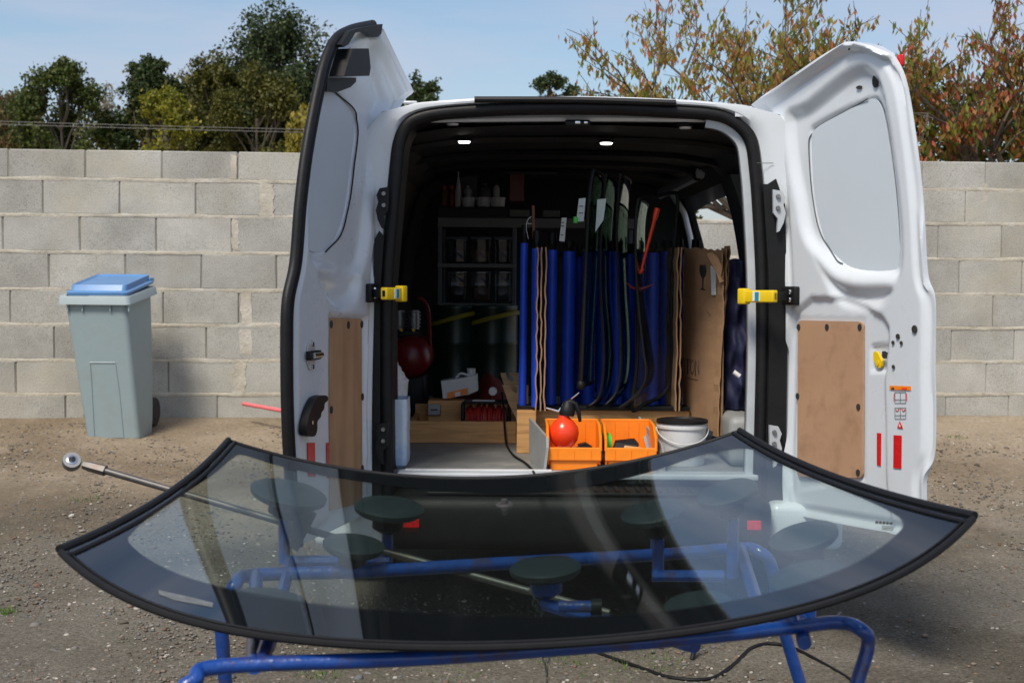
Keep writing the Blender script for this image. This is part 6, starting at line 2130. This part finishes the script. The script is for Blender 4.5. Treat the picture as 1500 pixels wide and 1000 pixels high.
MB().tube(P, .0022, 6).build('moulding_lip', M['mould'], ws, smooth=True)
P = [p + Vector((0, .002, 0)) for p in edge_pts('F', 100)]
MB().tube(P, .0042, 8).build('upper_edge', M['mould'], ws, smooth=True)
# mirror mount button, sensor marks, printed code and pale strip
def gp(px, py, k=0.): return gsurf(*glass_uv(px, py), k)
def gpoly(pts, k, th, name, m_, parent):
    q = [gp(x, y, k) for x, y in pts]
    return MB().prism(q, gnorm(*glass_uv(*pts[0])) * th).build(name, m_, parent)
uvm = glass_uv(739, 739)
cm_ = gsurf(*uvm, .001); nm = gnorm(*uvm)
mm = MB().lathe([(0, .003), (.017, .003), (.020, 0)], cm_, 24, rot_to(nm)).build('mirror_mount', M['ink'], ws, smooth=True)
MB().lathe([(0, .012), (.007, .012), (.008, .003)], cm_, 16, rot_to(nm)).build('mount_button', M['ink'], mm, smooth=True)
gpoly([(232, 864), (258, 870), (285, 876), (312, 883), (311, 889), (284, 884), (256, 879), (233, 870)], .0004, .0004, 'pale_strip', M['frit_print'], ws)
for k in range(5):
    x = 1283 + 5.2 * k
    gpoly([(x, 763 + k * .4), (x + 4, 763.3 + k * .4), (x + 3, 767 + k * .4), (x - 1, 766.6 + k * .4)], .0004, .0003, 'glass_mark', M['ink'], ws)
for k in range(3):
    y = 770 + 2.4 * k
    gpoly([(1292, y), (1308, y + 1), (1308, y + 1.8), (1292, y + .8)], .0004, .0003, 'glass_mark', M['ink'], ws)

# --- stand
st = thing('glazing_stand', 'blue tubular steel stand with round suction pads under the windscreen', 'stand', (.05, 2.75, 0))
Mb = M['bluepaint']
def bez(pts, n=7): return spline(pts, n)
TR = .0128
def zat(px, py, z): return on_z(px, py, z)
# near bar, both ends bent down into legs
nz_ = .715
pA = [zat(640, 962, nz_), zat(1000, 935, nz_), zat(1160, 918, nz_)]
L1, L2 = zat(330, 975, nz_), zat(285, 985, nz_)
R1, R2 = zat(1228, 911, nz_), zat(1262, 918, nz_)
near = [Vector((L2.x - .06, L2.y - .03, 0.0)), Vector((L2.x - .045, L2.y - .02, .45)), Vector((L2.x - .025, L2.y - .01, nz_ - .05)), L2 + Vector((0, 0, -.012)), L1] + pA + [R1, R2 + Vector((0, 0, -.005)), R2 + Vector((.012, .0, -.035)), R2 + Vector((-.02, -.02, -.13)), R2 + Vector((-.10, -.08, -.40)), R2 + Vector((-.16, -.13, -nz_))]
MB().tube(bez(near), TR, 12).build('front_bar', Mb, st, smooth=True)
# cross bars front to back and the rear bar
rz_ = .70
def down(px1, py1, px2, py2, Y, zend=0.):
    a_, b_ = at(px1, py1, Y), at(px2, py2, Y)
    return a_, a_ + (b_ - a_) * ((a_.z - zend) / (a_.z - b_.z))
YL = zat(345, 856, rz_).y; YR = zat(1120, 808, rz_).y
la, lb = down(325, 930, 332, 1010, YL); ra, rb_ = down(1152, 935, 1176, 1010, YR)
rear = [lb, la, at(333, 885, YL), zat(345, 856, rz_), zat(372, 842, rz_), zat(540, 836, rz_), zat(745, 824, rz_), zat(960, 812, rz_), zat(1080, 803, rz_), zat(1112, 808, rz_), at(1132, 835, YR), ra, rb_]
MB().tube(bez(rear), .0145, 12).build('rear_bar', Mb, st, smooth=True)
mids = [(zat(375, 842, rz_), zat(372, 975, nz_)), (zat(1085, 803, rz_), zat(1120, 922, nz_))]
for a_, b2 in mids:
    MB().tube([a_, b2], .014, 10).build('cross_bar', Mb, st, smooth=True)
for (px, py) in ((528, 833), (962, 812)):
    a_ = zat(px, py, rz_)
    top_ = at(px, py - 62, a_.y)
    MB().tube([a_, Vector((a_.x, a_.y + .0, min(top_.z, .735 if px < 600 else .80)))], .0145, 10).build('upright', Mb, st, smooth=True)
    b3 = Vector((a_.x, a_.y + .32, .79))
MB().tube([Vector((near[1].x, near[1].y, .25)), Vector((near[-2].x - .04, near[-2].y, .25))], .013, 10).build('lower_bar', Mb, st, smooth=True)
# posts between near bar and glass
for (px, py) in ((383, 930), (1165, 905)):
    a_ = zat(px, 970 if px < 500 else 918, nz_)
    MB().tube([a_, a_ + Vector((0, .09, .022))], .0135, 10).build('post', Mb, st, smooth=True)
# suction pads pressed up against the glass
pads = [(425, 713, 57), (571, 734, 52), (956, 740, 50), (1062, 712, 46), (798, 821, 53), (1174, 775, 52), (1180, 832, 58), (396, 869, 57), (1020, 872, 50), (523, 757, 46)]
for i, (px, py, rx_) in enumerate(pads):
    uv = glass_uv(px, py)
    p = gsurf(*uv); n_ = gnorm(*uv)
    r = rx_ * p.y / FPX
    dz = -.007 if i != 9 else -.055
    R = rot_to(n_)
    pd = MB().lathe([(0, 0), (r * .5, 0), (r * .93, -.002), (r, -.006), (r * .98, -.016), (r * .88, -.022), (r * .5, -.024), (0, -.024)], p + n_ * dz, 36, R).build('suction_pad', M['green_rubber'], st, smooth=True)
    kc = .4 if i in (6, 7, 8) else 1.
    MB().lathe([(r * .46, -.02), (r * .44, -.02 - .035 * kc), (r * .25, -.02 - .045 * kc), (0, -.02 - .046 * kc)], p + n_ * dz, 24, R).build('pad_cup', Mb if i in (4,) else M['plastic'], pd, smooth=True)
    ft = p + n_ * (dz - .06)
    if ft.z > rz_ + .02 and i not in (9, 6, 7, 8):
        # stalk down to the nearest bar height
        MB().tube([ft, Vector((ft.x, ft.y, rz_ - .01))], .013, 8).build('pad_stalk', Mb, pd, smooth=True)
    if i == 0:
        MB().prism([p + n_ * -.03 + Vector((.02, -.02, 0)), p + Vector((.06, -.02, -.06)), p + Vector((.02, -.03, -.14)), p + Vector((.005, -.03, -.13))], (0, .02, 0)).build('pad_lever', M['plastic'], pd)
# connect pads with a hidden sub frame
for pair in ((0, 1), (2, 3), (5, 6), (7, 0), (8, 4)):
    P_ = []
    for i in pair:
        uv = glass_uv(pads[i][0], pads[i][1]); p = gsurf(*uv)
        P_.append(Vector((p.x, p.y, rz_ - .005)))
    MB().tube(P_, .013, 8).build('pad_arm', Mb, st, smooth=True)
# clamp screw and knob under the middle pad
p = gp(862, 850, -.05)
MB().tube([p, p + Vector((-.06, .0, .0))], .011, 10).build('clamp_screw', Mb, st, smooth=True)
MB().tube([p + Vector((0, 0, .0)), p + Vector((.02, 0, 0))], .016, 12).build('clamp_knob', M['plastic'], st, smooth=True)

# --- steel rod with a ring end
rd_ = thing('steel_rod', 'long steel rod with a ring end poking out left of the windscreen', 'rod', at(105, 676, 3.40))
A = at(105, 676, 3.40); Bq = at(150, 688, 3.39); Cq = at(240, 714, 3.36); D_ = at(893, 897, 3.02)
dirv = (Cq - Bq).normalized()
Z_ = (CAM_M.to_3x3() @ Vector((.25, .75, 1))).normalized()
MB().tube([Bq, Cq, Cq.lerp(D_, .4) + Vector((0, 0, -.004)), D_], .0085, 12).build('shaft', M['rod'], rd_, smooth=True)
R = rot_to((Vector((.30, -.72, .58))))
MB().lathe([(.0125, -.010), (.021, -.010), (.0225, -.006), (.0225, .006), (.021, .010), (.0125, .010), (.0125, -.010)], A, 28, R).build('ring_head', M['steel'], rd_, smooth=True, ang=30)
MB().lathe([(.0085, -.012), (.0125, -.011), (.0128, .011), (.0085, .012), (.0085, -.012)], A, 24, R).build('ring_bush', M['chrome'], rd_, smooth=True, ang=30)
a2 = A.lerp(Bq, .38)
MB().tube([a2, A.lerp(Bq, .6), Bq - dirv * .0, Bq + dirv * .008], [.010, .0125, .0135, .0135], 6).build('socket_neck', M['rod'], rd_, smooth=True, ang=25)

# --- chain hanging below the middle pad
ch = thing('chain', 'dark steel chain hanging from the stand below the middle pad', 'chain', zat(800, 960, .68))
top_ = zat(776, 850, .70)
path = [Vector((top_.x, top_.y, .70)), Vector((at(795, 955, 2.6).x, 2.6, .64)), Vector((at(800, 958, 2.5).x, 2.5, .60))]
cpts = spline([top_, zat(790, 905, .66), Vector((at(800, 960, 2.75).x, 2.75, at(800, 960, 2.75).z)), Vector((at(800, 960, 2.75).x + .003, 2.75, .35)), Vector((at(800, 960, 2.75).x, 2.75, .14))], 14)
Lc = 0; last = cpts[0]; step = .021; k = 0; acc = 0
links = [cpts[0]]
for p in cpts[1:]:
    acc += (p - last).length; last = p
    if acc >= step: links.append(p); acc = 0
link_me = None
for k, p in enumerate(links[:-1]):
    d = (links[k + 1] - p).normalized()
    if link_me is None:
        m_ = MB()
        pts = [Vector((.0065 * cos(a), 0, .0085 * sin(a) + (.005 if sin(a) > 0 else -.005))) for a in np.linspace(0, 2 * pi, 12, endpoint=False)]
        m_.tube(pts, .0019, 6, closed=True)
        o = m_.build('link', M['rod'], ch, smooth=True, base=(0, 0, 0)); link_me = o.data
    else:
        o = bpy.data.objects.new('link', link_me); COL.objects.link(o); o.parent = ch
    o.location = p - wloc(ch)
    q_ = d.to_track_quat('Z', 'Y').to_matrix() @ rz(pi / 2 * (k % 2) + .4)
    o.rotation_euler = q_.to_euler()

# --- cable on the ground and a small black peg
def gpt(px, py, lift=.006):
    p = on_z(px, py, 0)
    p.z = float(ground_z(p.x, p.y)) + lift
    return p
pts = [gpt(835, 925), gpt(870, 950), gpt(930, 972), gpt(985, 990), gpt(1040, 992), gpt(1075, 972), gpt(1100, 950), gpt(1128, 944), gpt(1160, 950), gpt(1200, 970), gpt(1250, 1000), gpt(1290, 1040)]
single('ground_cable', MB().tube(spline(pts, 8), .006, 8), M['rubber'], 'black cable snaking over the gravel right of the chain', 'cable', pts[5], smooth=True)
a_ = gpt(1014, 962, 0); 
single('black_peg', MB().tube([a_, a_ + Vector((.012, .02, .05)), a_ + Vector((.02, .03, .085))], [.008, .010, .010], 8), M['plastic'], 'short black peg sticking up from the gravel beside a grass tuft', 'peg', a_, smooth=True)
